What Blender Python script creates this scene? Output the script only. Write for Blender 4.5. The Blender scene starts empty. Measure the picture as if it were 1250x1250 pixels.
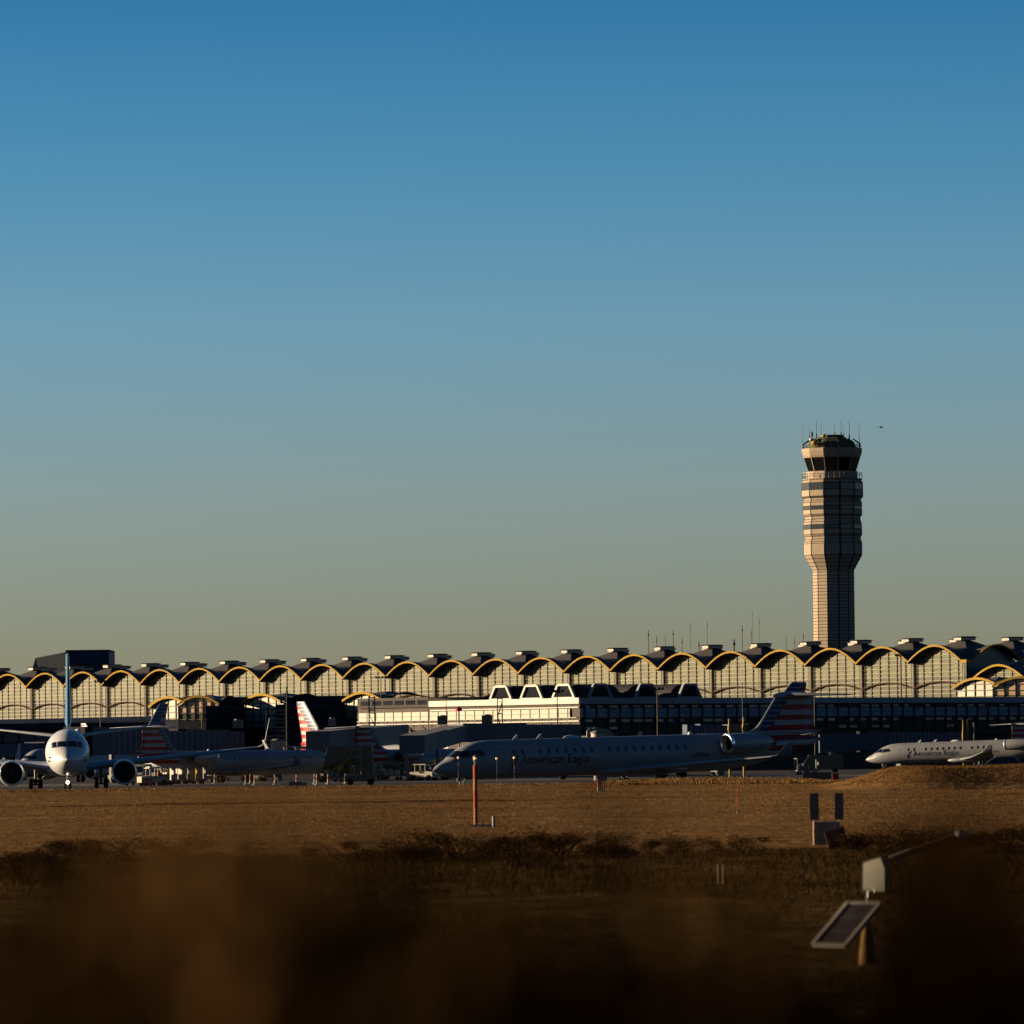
import bpy, math, random
import numpy as np
from mathutils import Vector, Matrix

random.seed(7)
rng = np.random.default_rng(11)
R = math.radians
scene = bpy.context.scene
COL = scene.collection

# ------------------------------------------------------------------ camera numbers
F = 6756.0            # focal length in photo pixels (1250 px frame)
CH = 2.4              # camera height above the airfield
ROLL = R(0.7)
HB = 300.0            # row of the horizon below the frame centre (level frame)
cR, sR = math.cos(ROLL), math.sin(ROLL)

def at(px, py, Y):
    """point of the place seen at photo pixel (px,py) standing Y metres away"""
    x, y = px - 625.0, py - 625.0
    a, b = x * cR - y * sR, x * sR + y * cR
    return Vector((a / F * Y, Y, CH - (b - HB) / F * Y))

def xg(px, Y, z=0.0):
    """X of a thing of height z at distance Y seen in photo column px"""
    b = HB + (CH - z) * F / Y
    return ((px - 625.0) - b * sR) / cR / F * Y

# ------------------------------------------------------------------ materials
MATS = {}

def _nodes(name):
    m = bpy.data.materials.new(name)
    m.use_nodes = True
    nt = m.node_tree
    b = nt.nodes['Principled BSDF']
    return m, nt, b

def N(nt, kind, **kw):
    n = nt.nodes.new(kind)
    for k, v in kw.items():
        setattr(n, k, v)
    return n

def mathn(nt, op, a, b=None, clamp=False):
    n = nt.nodes.new('ShaderNodeMath')
    n.operation = op
    n.use_clamp = clamp
    for i, v in enumerate((a, b)):
        if v is None:
            continue
        if isinstance(v, (int, float)):
            n.inputs[i].default_value = v
        else:
            nt.links.new(v, n.inputs[i])
    return n.outputs[0]

def mixc(nt, fac, a, b):
    n = nt.nodes.new('ShaderNodeMix')
    n.data_type = 'RGBA'
    for sock, v in ((n.inputs[0], fac), (n.inputs[6], a), (n.inputs[7], b)):
        if isinstance(v, (int, float)):
            sock.default_value = v
        elif isinstance(v, tuple):
            sock.default_value = v if len(v) == 4 else v + (1.0,)
        else:
            nt.links.new(v, sock)
    return n.outputs[2]

def noise(nt, scale, detail=3.0, stretch=(1, 1, 1), coord='Object', rough=0.55):
    tc = N(nt, 'ShaderNodeTexCoord')
    mp = N(nt, 'ShaderNodeMapping')
    mp.inputs['Scale'].default_value = stretch
    nt.links.new(tc.outputs[coord], mp.inputs[0])
    n = N(nt, 'ShaderNodeTexNoise')
    n.inputs['Scale'].default_value = scale
    n.inputs['Detail'].default_value = detail
    n.inputs['Roughness'].default_value = rough
    nt.links.new(mp.outputs[0], n.inputs['Vector'])
    return n.outputs['Fac']

def ramp(nt, fac, stops):
    n = N(nt, 'ShaderNodeValToRGB')
    cr = n.color_ramp
    while len(cr.elements) > len(stops):
        cr.elements.remove(cr.elements[-1])
    while len(cr.elements) < len(stops):
        cr.elements.new(0.5)
    for e, (p, c) in zip(cr.elements, stops):
        e.position = p
        e.color = c if len(c) == 4 else tuple(c) + (1.0,)
    nt.links.new(fac, n.inputs[0])
    return n.outputs[0]

def bump(nt, b, h, strength=0.4, dist=0.05):
    n = N(nt, 'ShaderNodeBump')
    n.inputs['Strength'].default_value = strength
    n.inputs['Distance'].default_value = dist
    nt.links.new(h, n.inputs['Height'])
    nt.links.new(n.outputs[0], b.inputs['Normal'])

KALB = 0.36
def pm(name, col, rough=0.6, metal=0.0, var=0.18, scale=1.5, coat=0.0, bmp=0.0, stretch=(1, 1, 1), spec=None):
    """painted / plain surface with uneven wear"""
    if name in MATS:
        return MATS[name]
    m, nt, b = _nodes(name)
    col = tuple(c * KALB for c in col) if metal < .85 else col
    f = noise(nt, scale, 4.0, stretch)
    lo = tuple(max(0.0, c * (1 - var)) for c in col)
    hi = tuple(min(1.0, c * (1 + var)) for c in col)
    c = ramp(nt, f, [(0.3, lo), (0.7, hi)])
    nt.links.new(c, b.inputs['Base Color'])
    b.inputs['Roughness'].default_value = rough
    b.inputs['Metallic'].default_value = metal
    b.inputs['Specular IOR Level'].default_value = spec if spec is not None else (.05 if rough >= .45 else .4)
    b.inputs['Coat Weight'].default_value = coat
    b.inputs['Coat Roughness'].default_value = 0.12
    if bmp:
        bump(nt, b, f, bmp, 0.03)
    MATS[name] = m
    return m

def glow(name, col, strength):
    if name in MATS:
        return MATS[name]
    m, nt, b = _nodes(name)
    b.inputs['Base Color'].default_value = col + (1,)
    b.inputs['Emission Color'].default_value = col + (1,)
    b.inputs['Emission Strength'].default_value = strength
    MATS[name] = m
    return m

# ------------------------------------------------------------------ mesh builder
class MB:
    def __init__(self):
        self.v, self.f, self.m, self.s = [], [], [], []

    def add(self, vs, fs, mi=0, smooth=False):
        o = len(self.v)
        self.v.extend([tuple(p) for p in vs])
        for f in fs:
            self.f.append([i + o for i in f])
            self.m.append(mi)
            self.s.append(smooth)
        return self

    def quad(self, a, b, c, d, mi=0):
        return self.add([a, b, c, d], [(0, 1, 2, 3)], mi)

    def box(self, x0, x1, y0, y1, z0, z1, mi=0):
        vs = [(x, y, z) for z in (z0, z1) for y in (y0, y1) for x in (x0, x1)]
        fs = [(0, 2, 3, 1), (4, 5, 7, 6), (0, 1, 5, 4), (2, 6, 7, 3), (0, 4, 6, 2), (1, 3, 7, 5)]
        return self.add(vs, fs, mi)

    def bar(self, p0, p1, w, h=None, mi=0):
        p0, p1 = Vector(p0), Vector(p1)
        h = w if h is None else h
        d = (p1 - p0).normalized()
        up = Vector((0, 0, 1)) if abs(d.z) < 0.95 else Vector((0, 1, 0))
        s = d.cross(up).normalized()
        u = s.cross(d).normalized()
        vs = []
        for p in (p0, p1):
            for a, b in ((-1, -1), (1, -1), (1, 1), (-1, 1)):
                vs.append(p + s * a * w / 2 + u * b * h / 2)
        fs = [(0, 1, 2, 3), (7, 6, 5, 4), (0, 4, 5, 1), (1, 5, 6, 2), (2, 6, 7, 3), (3, 7, 4, 0)]
        return self.add(vs, fs, mi)

    def cyl(self, p0, p1, r0, r1=None, n=10, mi=0, caps=True, smooth=True):
        p0, p1 = Vector(p0), Vector(p1)
        r1 = r0 if r1 is None else r1
        d = (p1 - p0).normalized()
        up = Vector((0, 0, 1)) if abs(d.z) < 0.95 else Vector((0, 1, 0))
        s = d.cross(up).normalized()
        u = s.cross(d).normalized()
        vs = []
        for p, r in ((p0, r0), (p1, r1)):
            for i in range(n):
                a = 2 * math.pi * i / n
                vs.append(p + s * r * math.cos(a) + u * r * math.sin(a))
        self.add(vs, [(i, (i + 1) % n, n + (i + 1) % n, n + i) for i in range(n)], mi, smooth)
        if caps:
            self.add(vs[:n], [tuple(range(n - 1, -1, -1))], mi)
            self.add(vs[n:], [tuple(range(n))], mi)
        return self

    def tube(self, pts, r, n=6, mi=0):
        for a, b in zip(pts[:-1], pts[1:]):
            self.cyl(a, b, r, r, n, mi, True, True)
        return self

    def loft(self, rings, mi=0, smooth=True, cap=True, closed=True):
        n = len(rings[0])
        o = [p for r in rings for p in r]
        fs = []
        for k in range(len(rings) - 1):
            for i in range(n if closed else n - 1):
                j = (i + 1) % n
                fs.append((k * n + i, k * n + j, (k + 1) * n + j, (k + 1) * n + i))
        self.add(o, fs, mi, smooth)
        if cap:
            self.add(rings[0], [tuple(range(n - 1, -1, -1))], mi)
            self.add(rings[-1], [tuple(range(n))], mi)
        return self

    def lathe(self, prof, n=24, axis='z', o=(0, 0, 0), mi=0, smooth=True, a0=0.0, cap=True):
        rings = []
        for t, r in prof:
            ring = []
            for i in range(n):
                a = a0 + 2 * math.pi * i / n
                c, s = r * math.cos(a), r * math.sin(a)
                if axis == 'z':
                    p = (o[0] + c, o[1] + s, o[2] + t)
                elif axis == 'x':
                    p = (o[0] + t, o[1] + c, o[2] + s)
                else:
                    p = (o[0] + c, o[1] + t, o[2] + s)
                ring.append(p)
            rings.append(ring)
        return self.loft(rings, mi, smooth, cap)

    def ball(self, c, r, n=10, mi=0, sq=1.0):
        prof = [(-r * math.cos(math.pi * k / 8) * sq, max(1e-3, r * math.sin(math.pi * k / 8))) for k in range(9)]
        return self.lathe(prof, n, 'z', c, mi)

    def prism(self, poly, y0, y1, mi=0):
        """outline in x,z pushed along y"""
        n = len(poly)
        vs = [(x, y0, z) for x, z in poly] + [(x, y1, z) for x, z in poly]
        fs = [tuple(range(n)), tuple(range(2 * n - 1, n - 1, -1))]
        fs += [(i, n + i, n + (i + 1) % n, (i + 1) % n) for i in range(n)]
        return self.add(vs, fs, mi)

    def build(self, name, mats, parent=None):
        me = bpy.data.meshes.new(name)
        me.from_pydata(self.v, [], self.f)
        for m in (mats if isinstance(mats, (list, tuple)) else [mats]):
            me.materials.append(m)
        me.polygons.foreach_set('material_index', self.m)
        me.polygons.foreach_set('use_smooth', self.s)
        me.update()
        o = bpy.data.objects.new(name, me)
        COL.objects.link(o)
        if parent:
            o.parent = parent
        return o

def tag(o, label=None, cat=None, group=None, kind=None):
    for k, v in (('label', label), ('category', cat), ('group', group), ('kind', kind)):
        if v:
            o[k] = v
    return o

def thing(name, label, cat, loc=(0, 0, 0), rz=0.0, group=None, ry=0.0, scale=1.0):
    o = bpy.data.objects.new(name, None)
    o.empty_display_size = 0.5
    COL.objects.link(o)
    o.rotation_mode = 'XYZ'
    o.location = loc
    o.rotation_euler = (0, ry, rz)
    o.scale = (scale,) * 3
    return tag(o, label, cat, group)

def copy_tree(o, parent=None):
    c = o.copy()
    COL.objects.link(c)
    if parent:
        c.parent = parent
    for ch in list(o.children):
        copy_tree(ch, c)
    return c

def text_shape(body, height):
    """flat letter outlines filled, scaled so that capitals are height tall; returns verts (x,y) and faces"""
    cu = bpy.data.curves.new('lettering', 'FONT')
    cu.body = body
    cu.resolution_u = 3
    ob = bpy.data.objects.new('lettering', cu)
    COL.objects.link(ob)
    dg = bpy.context.evaluated_depsgraph_get()
    me = bpy.data.meshes.new_from_object(ob.evaluated_get(dg))
    vs = [tuple(v.co) for v in me.vertices]
    fs = [tuple(p.vertices) for p in me.polygons]
    bpy.data.objects.remove(ob)
    bpy.data.curves.remove(cu)
    bpy.data.meshes.remove(me)
    k = height / 0.69
    return [(x * k, y * k) for x, y, z in vs], fs

# ------------------------------------------------------------------ light, sky, camera
SUN_EL = R(8.0)
SUN_AZ = R(100.0)     # to the left of straight behind the camera's view ... measured from the camera's back
# direction TO the sun: left of the view and a little beyond the camera's side
to_sun = Vector((-math.sin(R(80.0)) * math.cos(SUN_EL), math.cos(R(80.0)) * math.cos(SUN_EL), math.sin(SUN_EL)))

w = bpy.data.worlds.new('World')
scene.world = w
w.use_nodes = True
wn = w.node_tree
bg = wn.nodes['Background']
sky = N(wn, 'ShaderNodeTexSky')
sky.sky_type = 'NISHITA'
sky.sun_disc = False
sky.sun_elevation = SUN_EL
sky.sun_rotation = R(-80.0)
sky.altitude = 0.0
sky.air_density = 1.0
sky.dust_density = 0.4
sky.ozone_density = 3.0
# the clear evening air: deeper blue overhead, warm and pale along the horizon
wtc = N(wn, 'ShaderNodeTexCoord')
wsp = N(wn, 'ShaderNodeSeparateXYZ')
wn.links.new(wtc.outputs['Generated'], wsp.inputs[0])
wmr = N(wn, 'ShaderNodeMapRange')
wn.links.new(wsp.outputs[2], wmr.inputs[0])
wmr.inputs[1].default_value, wmr.inputs[2].default_value = 0.0, 0.2
wr = ramp(wn, wmr.outputs[0], [(0.0, (.42, .42, .49)), (.111, (.44, .455, .545)), (.241, (.455, .495, .641)), (.39, (.364, .519, .721)), (.536, (.218, .45, .659)), (.679, (.115, .358, .577)), (1.0, (.15, .29, .42))])
wmx = N(wn, 'ShaderNodeMix')
wmx.data_type = 'RGBA'
wmx.blend_type = 'MULTIPLY'
wmx.inputs[0].default_value = 1.0
wn.links.new(sky.outputs[0], wmx.inputs[6])
wn.links.new(wr, wmx.inputs[7])
wn.links.new(wmx.outputs[2], bg.inputs['Color'])
bg.inputs['Strength'].default_value = 0.05

sl = bpy.data.lights.new('sun', 'SUN')
sl.energy = 5.0
sl.angle = R(0.5)
sl.color = (1.0, 0.76, 0.48)
so = bpy.data.objects.new('sun', sl)
COL.objects.link(so)
so.rotation_euler = to_sun.to_track_quat('Z', 'Y').to_euler()
so.location = (-60, 10, 60)

cam = bpy.data.cameras.new('camera')
co = bpy.data.objects.new('camera', cam)
COL.objects.link(co)
co.matrix_world = Matrix.Translation((0, 0, CH)) @ Matrix.Rotation(R(90), 4, 'X') @ Matrix.Rotation(-ROLL, 4, 'Z')
cam.sensor_width = 36.0
cam.lens = 36.0 * F / 1250.0
cam.shift_x = -HB * math.sin(ROLL) / 1250.0
cam.shift_y = HB * math.cos(ROLL) / 1250.0
cam.clip_start = 0.2
cam.clip_end = 20000
cam.dof.use_dof = True
cam.dof.focus_distance = 650.0
cam.dof.aperture_fstop = 3.6
scene.camera = co
scene.view_settings.view_transform = 'Standard'
scene.view_settings.look = 'None'
scene.view_settings.gamma = 1.0
scene.view_settings.exposure = 2.2
scene.render.engine = 'CYCLES'
scene.cycles.max_bounces = 5
scene.cycles.use_denoising = True
# ------------------------------------------------------------------ aircraft
# a jet lies along its own +x from nose (x=0) to tail, ground at z=0; port side is -y
def cubic(xs, ys, x):
    xs, ys = np.array(xs, float), np.array(ys, float)
    d = np.diff(ys) / np.diff(xs)
    t = np.zeros_like(ys)
    t[0], t[-1] = d[0], d[-1]
    for i in range(1, len(ys) - 1):
        t[i] = 0 if d[i - 1] * d[i] <= 0 else 2 * d[i - 1] * d[i] / (d[i - 1] + d[i])
    i = int(np.clip(np.searchsorted(xs, x) - 1, 0, len(xs) - 2))
    h = xs[i + 1] - xs[i]
    u = (x - xs[i]) / h
    return float((2 * u**3 - 3 * u**2 + 1) * ys[i] + (u**3 - 2 * u**2 + u) * h * t[i]
                 + (-2 * u**3 + 3 * u**2) * ys[i + 1] + (u**3 - u**2) * h * t[i + 1])

class Body:
    def __init__(self, st):
        self.x = [s[0] for s in st]
        self.top = [s[1] for s in st]
        self.bot = [s[2] for s in st]
        self.ry = [s[3] for s in st]

    def p(self, x):
        t, b, r = (cubic(self.x, q, x) for q in (self.top, self.bot, self.ry))
        return (t + b) / 2, max(0.01, (t - b) / 2), max(0.01, r)

    def pt(self, x, th, off=0.0):
        zc, rz, ry = self.p(x)
        q = Vector((x, ry * math.sin(th), zc + rz * math.cos(th)))
        if off:
            e = 0.03
            zc2, rz2, ry2 = self.p(x + e)
            q2 = Vector((x + e, ry2 * math.sin(th), zc2 + rz2 * math.cos(th)))
            du = q2 - q
            dv = Vector((0, ry * math.cos(th), -rz * math.sin(th)))
            n = dv.cross(du).normalized()
            if n.dot(Vector((0, math.sin(th), math.cos(th)))) < 0:
                n = -n
            q = q + n * off
        return q

    def th(self, x, z, side):
        zc, rz, ry = self.p(x)
        return side * math.acos(max(-1, min(1, (z - zc) / rz)))

    def xz(self, z, th):
        lo, hi = 0.02, 6.0
        for _ in range(40):
            m_ = (lo + hi) / 2
            zc, rz, ry = self.p(m_)
            if zc + rz * math.cos(th) < z:
                lo = m_
            else:
                hi = m_
        return (hi, th)

    def mesh(self, mb, n=40):
        L = self.x[-1]
        xs = sorted(set([L * 0.2 * (k / 26) ** 1.7 for k in range(27)] + [L * (0.2 + 0.8 * k / 44) for k in range(45)]))
        rings = []
        for x in xs:
            rings.append([self.pt(x, 2 * math.pi * i / n) for i in range(n)])
        mb.loft(rings, 0, True, True)

    def patch(self, mb, corners, off=0.012, nx=5, ny=5, mi=0):
        """corners (x,theta) a,b,c,d in order"""
        a, b, c, d = corners
        vs = []
        for j in range(ny + 1):
            v = j / ny
            for i in range(nx + 1):
                u = i / nx
                x = (a[0] * (1 - u) + b[0] * u) * (1 - v) + (d[0] * (1 - u) + c[0] * u) * v
                t = (a[1] * (1 - u) + b[1] * u) * (1 - v) + (d[1] * (1 - u) + c[1] * u) * v
                vs.append(self.pt(x, t, off))
        w_ = nx + 1
        fs = [(j * w_ + i, j * w_ + i + 1, (j + 1) * w_ + i + 1, (j + 1) * w_ + i) for j in range(ny) for i in range(nx)]
        mb.add(vs, fs, mi, True)

    def oval(self, mb, x, z, side, w, h, off=0.012, n=12, mi=0, p=3.0):
        vs = [self.pt(x, self.th(x, z, side), off)]
        for i in range(n):
            a = 2 * math.pi * i / n
            ca, sa = math.cos(a), math.sin(a)
            k = (abs(ca) ** p + abs(sa) ** p) ** (-1 / p)
            xx, zz = x + ca * k * w / 2, z + sa * k * h / 2
            vs.append(self.pt(xx, self.th(xx, zz, side), off))
        mb.add(vs, [(0, 1 + i, 1 + (i + 1) % n) for i in range(n)], mi)

    def outline(self, mb, x0, x1, z0, z1, side, w=0.05, off=0.01, mi=0):
        def strip(pts):
            ring = []
            for (x, z), (dx, dz) in pts:
                ring.append([self.pt(x, self.th(x, z, side), off), self.pt(x + dx, self.th(x + dx, z + dz, side), off)])
            for a, b in zip(ring[:-1], ring[1:]):
                mb.add([a[0], b[0], b[1], a[1]], [(0, 1, 2, 3)], mi)
        K = 8
        strip([((x0, z0 + (z1 - z0) * k / K), (w, 0)) for k in range(K + 1)])
        strip([((x1 - w, z0 + (z1 - z0) * k / K), (w, 0)) for k in range(K + 1)])
        strip([((x0 + w + (x1 - x0 - 2 * w) * k / K, z0), (0, w)) for k in range(K + 1)])
        strip([((x0 + w + (x1 - x0 - 2 * w) * k / K, z1 - w), (0, w)) for k in range(K + 1)])

FOIL = [(0, 0), (.012, .3), (.06, .62), (.18, .95), (.36, 1.0), (.6, .72), (.85, .28), (1, .03), (.85, -.1), (.6, -.3), (.36, -.48), (.18, -.5), (.06, -.34), (.012, -.16)]
def foil_loft(mb, st, upright=False, mi=0):
    """st: (xLE, y, z, chord, thickness)"""
    rings = []
    for xl, y, z, c, t in st:
        if upright:
            rings.append([(xl + a * c, y + (b if b > 0 else b * 2) * t * 0.5, z) for a, b in FOIL])
        else:
            rings.append([(xl + a * c, y, z + b * t * 0.66) for a, b in FOIL])
    mb.loft(rings, mi, True, True)

def flag_mat(name, z0, xle0, slope, band, period, ztop, below_x, base):
    """blue leading band with thin white lines, red and white bars behind it"""
    base = tuple(KALB * q for q in base)
    m, nt, b = _nodes(name)
    tc = N(nt, 'ShaderNodeTexCoord')
    sp = N(nt, 'ShaderNodeSeparateXYZ')
    nt.links.new(tc.outputs['Object'], sp.inputs[0])
    x, z = sp.outputs[0], sp.outputs[2]
    fr = mathn(nt, 'FRACT', mathn(nt, 'DIVIDE', mathn(nt, 'SUBTRACT', z, z0 - 8 * period), period))
    red = mathn(nt, 'LESS_THAN', fr, 0.52)
    rw = mixc(nt, red, tuple(KALB * q for q in (0.44, 0.44, 0.46)), tuple(KALB * q for q in (0.42, 0.016, 0.022)))
    fr2 = mathn(nt, 'FRACT', mathn(nt, 'DIVIDE', mathn(nt, 'SUBTRACT', z, z0 - 8 * period), period * 0.5))
    thin = mathn(nt, 'GREATER_THAN', fr2, 0.84)
    blue = mixc(nt, thin, tuple(KALB * q for q in (0.012, 0.035, 0.12)), tuple(KALB * q for q in (0.44, 0.47, 0.5)))
    xle = mathn(nt, 'ADD', mathn(nt, 'MULTIPLY', mathn(nt, 'SUBTRACT', z, z0), slope), xle0)
    stag = mathn(nt, 'MULTIPLY', red, -0.25)
    isb = mathn(nt, 'LESS_THAN', x, mathn(nt, 'ADD', mathn(nt, 'ADD', xle, band), stag))
    infin = mathn(nt, 'GREATER_THAN', z, z0 - period * 0.05)
    isb = mathn(nt, 'MULTIPLY', isb, infin)
    c = mixc(nt, isb, rw, blue)
    # silver leading edge, silver tip and silver body ahead of the flag
    le = mathn(nt, 'LESS_THAN', x, mathn(nt, 'ADD', xle, 0.22))
    le = mathn(nt, 'MULTIPLY', le, infin)
    body = mathn(nt, 'MULTIPLY', mathn(nt, 'SUBTRACT', 1.0, infin), mathn(nt, 'LESS_THAN', x, mathn(nt, 'ADD', mathn(nt, 'MULTIPLY', z, -0.5), below_x)))
    tip = mathn(nt, 'GREATER_THAN', z, ztop)
    low = mathn(nt, 'LESS_THAN', z, z0 - period * 2.6)
    s = mathn(nt, 'MAXIMUM', mathn(nt, 'MAXIMUM', le, body), mathn(nt, 'MAXIMUM', tip, low), True)
    f = noise(nt, 0.8, 4)
    sil = ramp(nt, f, [(0.3, tuple(q * 0.9 for q in base)), (0.7, base)])
    c = mixc(nt, s, c, sil)
    nt.links.new(c, b.inputs['Base Color'])
    b.inputs['Roughness'].default_value = 0.45
    b.inputs['Metallic'].default_value = 0.05
    b.inputs['Coat Weight'].default_value = 0.04
    b.inputs['Specular IOR Level'].default_value = .10
    b.inputs['Coat Roughness'].default_value = 0.15
    return m

M_silver = pm('silver paint', (0.34, 0.345, 0.36), 0.40, 0.1, 0.08, 0.5, coat=0.10, spec=.25)
M_white = pm('white aircraft paint', (0.68, 0.69, 0.72), 0.36, 0.0, 0.06, 0.6, coat=0.25, spec=.3)
M_wing = pm('grey wing paint', (0.30, 0.32, 0.35), 0.42, 0.1, 0.1, 0.7, spec=.2)
M_lip = pm('polished inlet metal', (0.72, 0.70, 0.66), 0.22, 0.9, 0.05)
M_dark = pm('dark engine interior', (0.012, 0.012, 0.014), 0.6, 0.0, 0.2)
M_blade = pm('fan blade metal', (0.06, 0.06, 0.065), 0.45, 0.5, 0.2)
M_wind = pm('cockpit glass', (0.008, 0.009, 0.012), 0.08, 0.0, 0.1)
M_cabwin = pm('cabin window glass', (0.010, 0.013, 0.02), 0.15, 0.0, 0.1)
M_seam = pm('door seam grey', (0.62, 0.62, 0.64), 0.5, 0.0, 0.05)
M_tyre = pm('tyre rubber', (0.012, 0.012, 0.012), 0.85, 0.0, 0.2)
M_rim = pm('wheel rim metal', (0.35, 0.35, 0.34), 0.45, 0.6, 0.1)
M_strut = pm('gear strut metal', (0.22, 0.215, 0.21), 0.5, 0.2, 0.1)
M_letter = pm('dark grey lettering', (0.035, 0.04, 0.055), 0.5, 0.0, 0.05)
M_hot = pm('exhaust metal', (0.10, 0.085, 0.075), 0.45, 0.7, 0.2)
M_teal = pm('blue tail paint', (0.035, 0.14, 0.27), 0.4, 0.0, 0.1, 0.5, coat=0.4)
M_symred = pm('emblem red', (0.20, 0.012, 0.015), 0.5)
M_symblue = pm('emblem blue', (0.02, 0.06, 0.15), 0.5)
M_navlamp = glow('landing lamp', (1.0, 0.86, 0.62), 4.0)

def nacelle(root, cx, cy, cz, r, L, name='engine', inlet=0.86):
    """a turbofan with its nose at cx, axis along x"""
    e = MB()
    e.lathe([(0.10 * L, r * inlet * 0.985), (0.025 * L, r * 0.92), (0.06 * L, r * 0.965), (0.18 * L, r * 1.03), (0.38 * L, r * 1.05), (0.62 * L, r * 0.99), (0.82 * L, r * 0.84), (1.0 * L, r * 0.66), (0.97 * L, r * 0.60), (0.7 * L, r * 0.62)], 32, 'x', (cx, cy, cz), cap=False)
    eo = e.build(name, ROOTMAT['skin'], root)
    l = MB()
    l.lathe([(0.12 * L, r * inlet), (0.06 * L, r * 0.87), (0.015 * L, r * 0.90), (0.0, r * 0.94), (0.015 * L, r * 0.985), (0.055 * L, r * 1.0), (0.075 * L, r * 1.004), (0.075 * L, r * 0.99), (0.05 * L, r * 0.975)], 32, 'x', (cx, cy, cz), cap=False)
    l.build('inlet_lip', M_lip, eo)
    fn = MB()
    fn.lathe([(0.2 * L, 0.001), (0.2 * L, r * 0.87)], 32, 'x', (cx, cy, cz), 0)
    fn.lathe([(0.12 * L, r * 0.862), (0.205 * L, r * 0.866)], 32, 'x', (cx, cy, cz), 0, cap=False)
    for k in range(22):
        a = 2 * math.pi * k / 22
        a2 = a + 0.2
        p = lambda t, rr, an: (cx + t * L, cy + rr * math.cos(an), cz + rr * math.sin(an))
        fn.quad(p(.165, r * .25, a), p(.165, r * .85, a), p(.195, r * .85, a2), p(.195, r * .25, a2 + .1), 1)
    fn.lathe([(0.10 * L, 0.005), (0.125 * L, r * 0.13), (0.165 * L, r * 0.24), (0.2 * L, r * 0.26)], 16, 'x', (cx, cy, cz), 1)
    fn.build('fan', [M_dark, M_blade], eo)
    x = MB()
    x.lathe([(0.80 * L, r * 0.56), (1.0 * L, r * 0.5), (1.10 * L, r * 0.44), (1.10 * L, r * 0.40), (1.0 * L, r * 0.36), (1.22 * L, 0.02)], 24, 'x', (cx, cy, cz))
    x.build('exhaust', M_hot, eo)
    return eo

def wheels(root, name, x, ys, r, wd, ztop, y0=0.0, lean=0.0, dz=0.0):
    g = MB()
    yc = sum(ys) / len(ys)
    g.cyl((x - lean, yc, r * 0.9), (x, y0 if y0 else yc, ztop), 0.085 * r / 0.4, None, 10)
    g.cyl((x, ys[0], r), (x, ys[-1], r), 0.07, None, 8)
    g.bar((x + 0.05, yc, r * 1.3), (x + 0.7, yc, ztop), 0.07)
    g.bar((x - 0.12, yc, ztop * 0.5 + r * .5), (x - 0.12, yc, ztop), 0.26, 0.03)
    g.v = [(p[0], p[1], p[2] + (dz if p[2] < ztop * .9 else 0)) for p in g.v]
    go = g.build(name, M_strut, root)
    for y in ys:
        t = MB()
        t.lathe([(-wd * .5, r * .62), (-wd * .5, r * .86), (-wd * .36, r * .97), (0, r), (wd * .36, r * .97), (wd * .5, r * .86), (wd * .5, r * .62)], 20, 'y', (x, y, r + dz))
        t.lathe([(-wd * .42, 0.02), (-wd * .42, r * .6), (wd * .42, r * .6), (wd * .42, 0.02)], 14, 'y', (x, y, r + dz), 1)
        t.build('wheel', [M_tyre, M_rim], go)
    return go

ROOTMAT = {}

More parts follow.
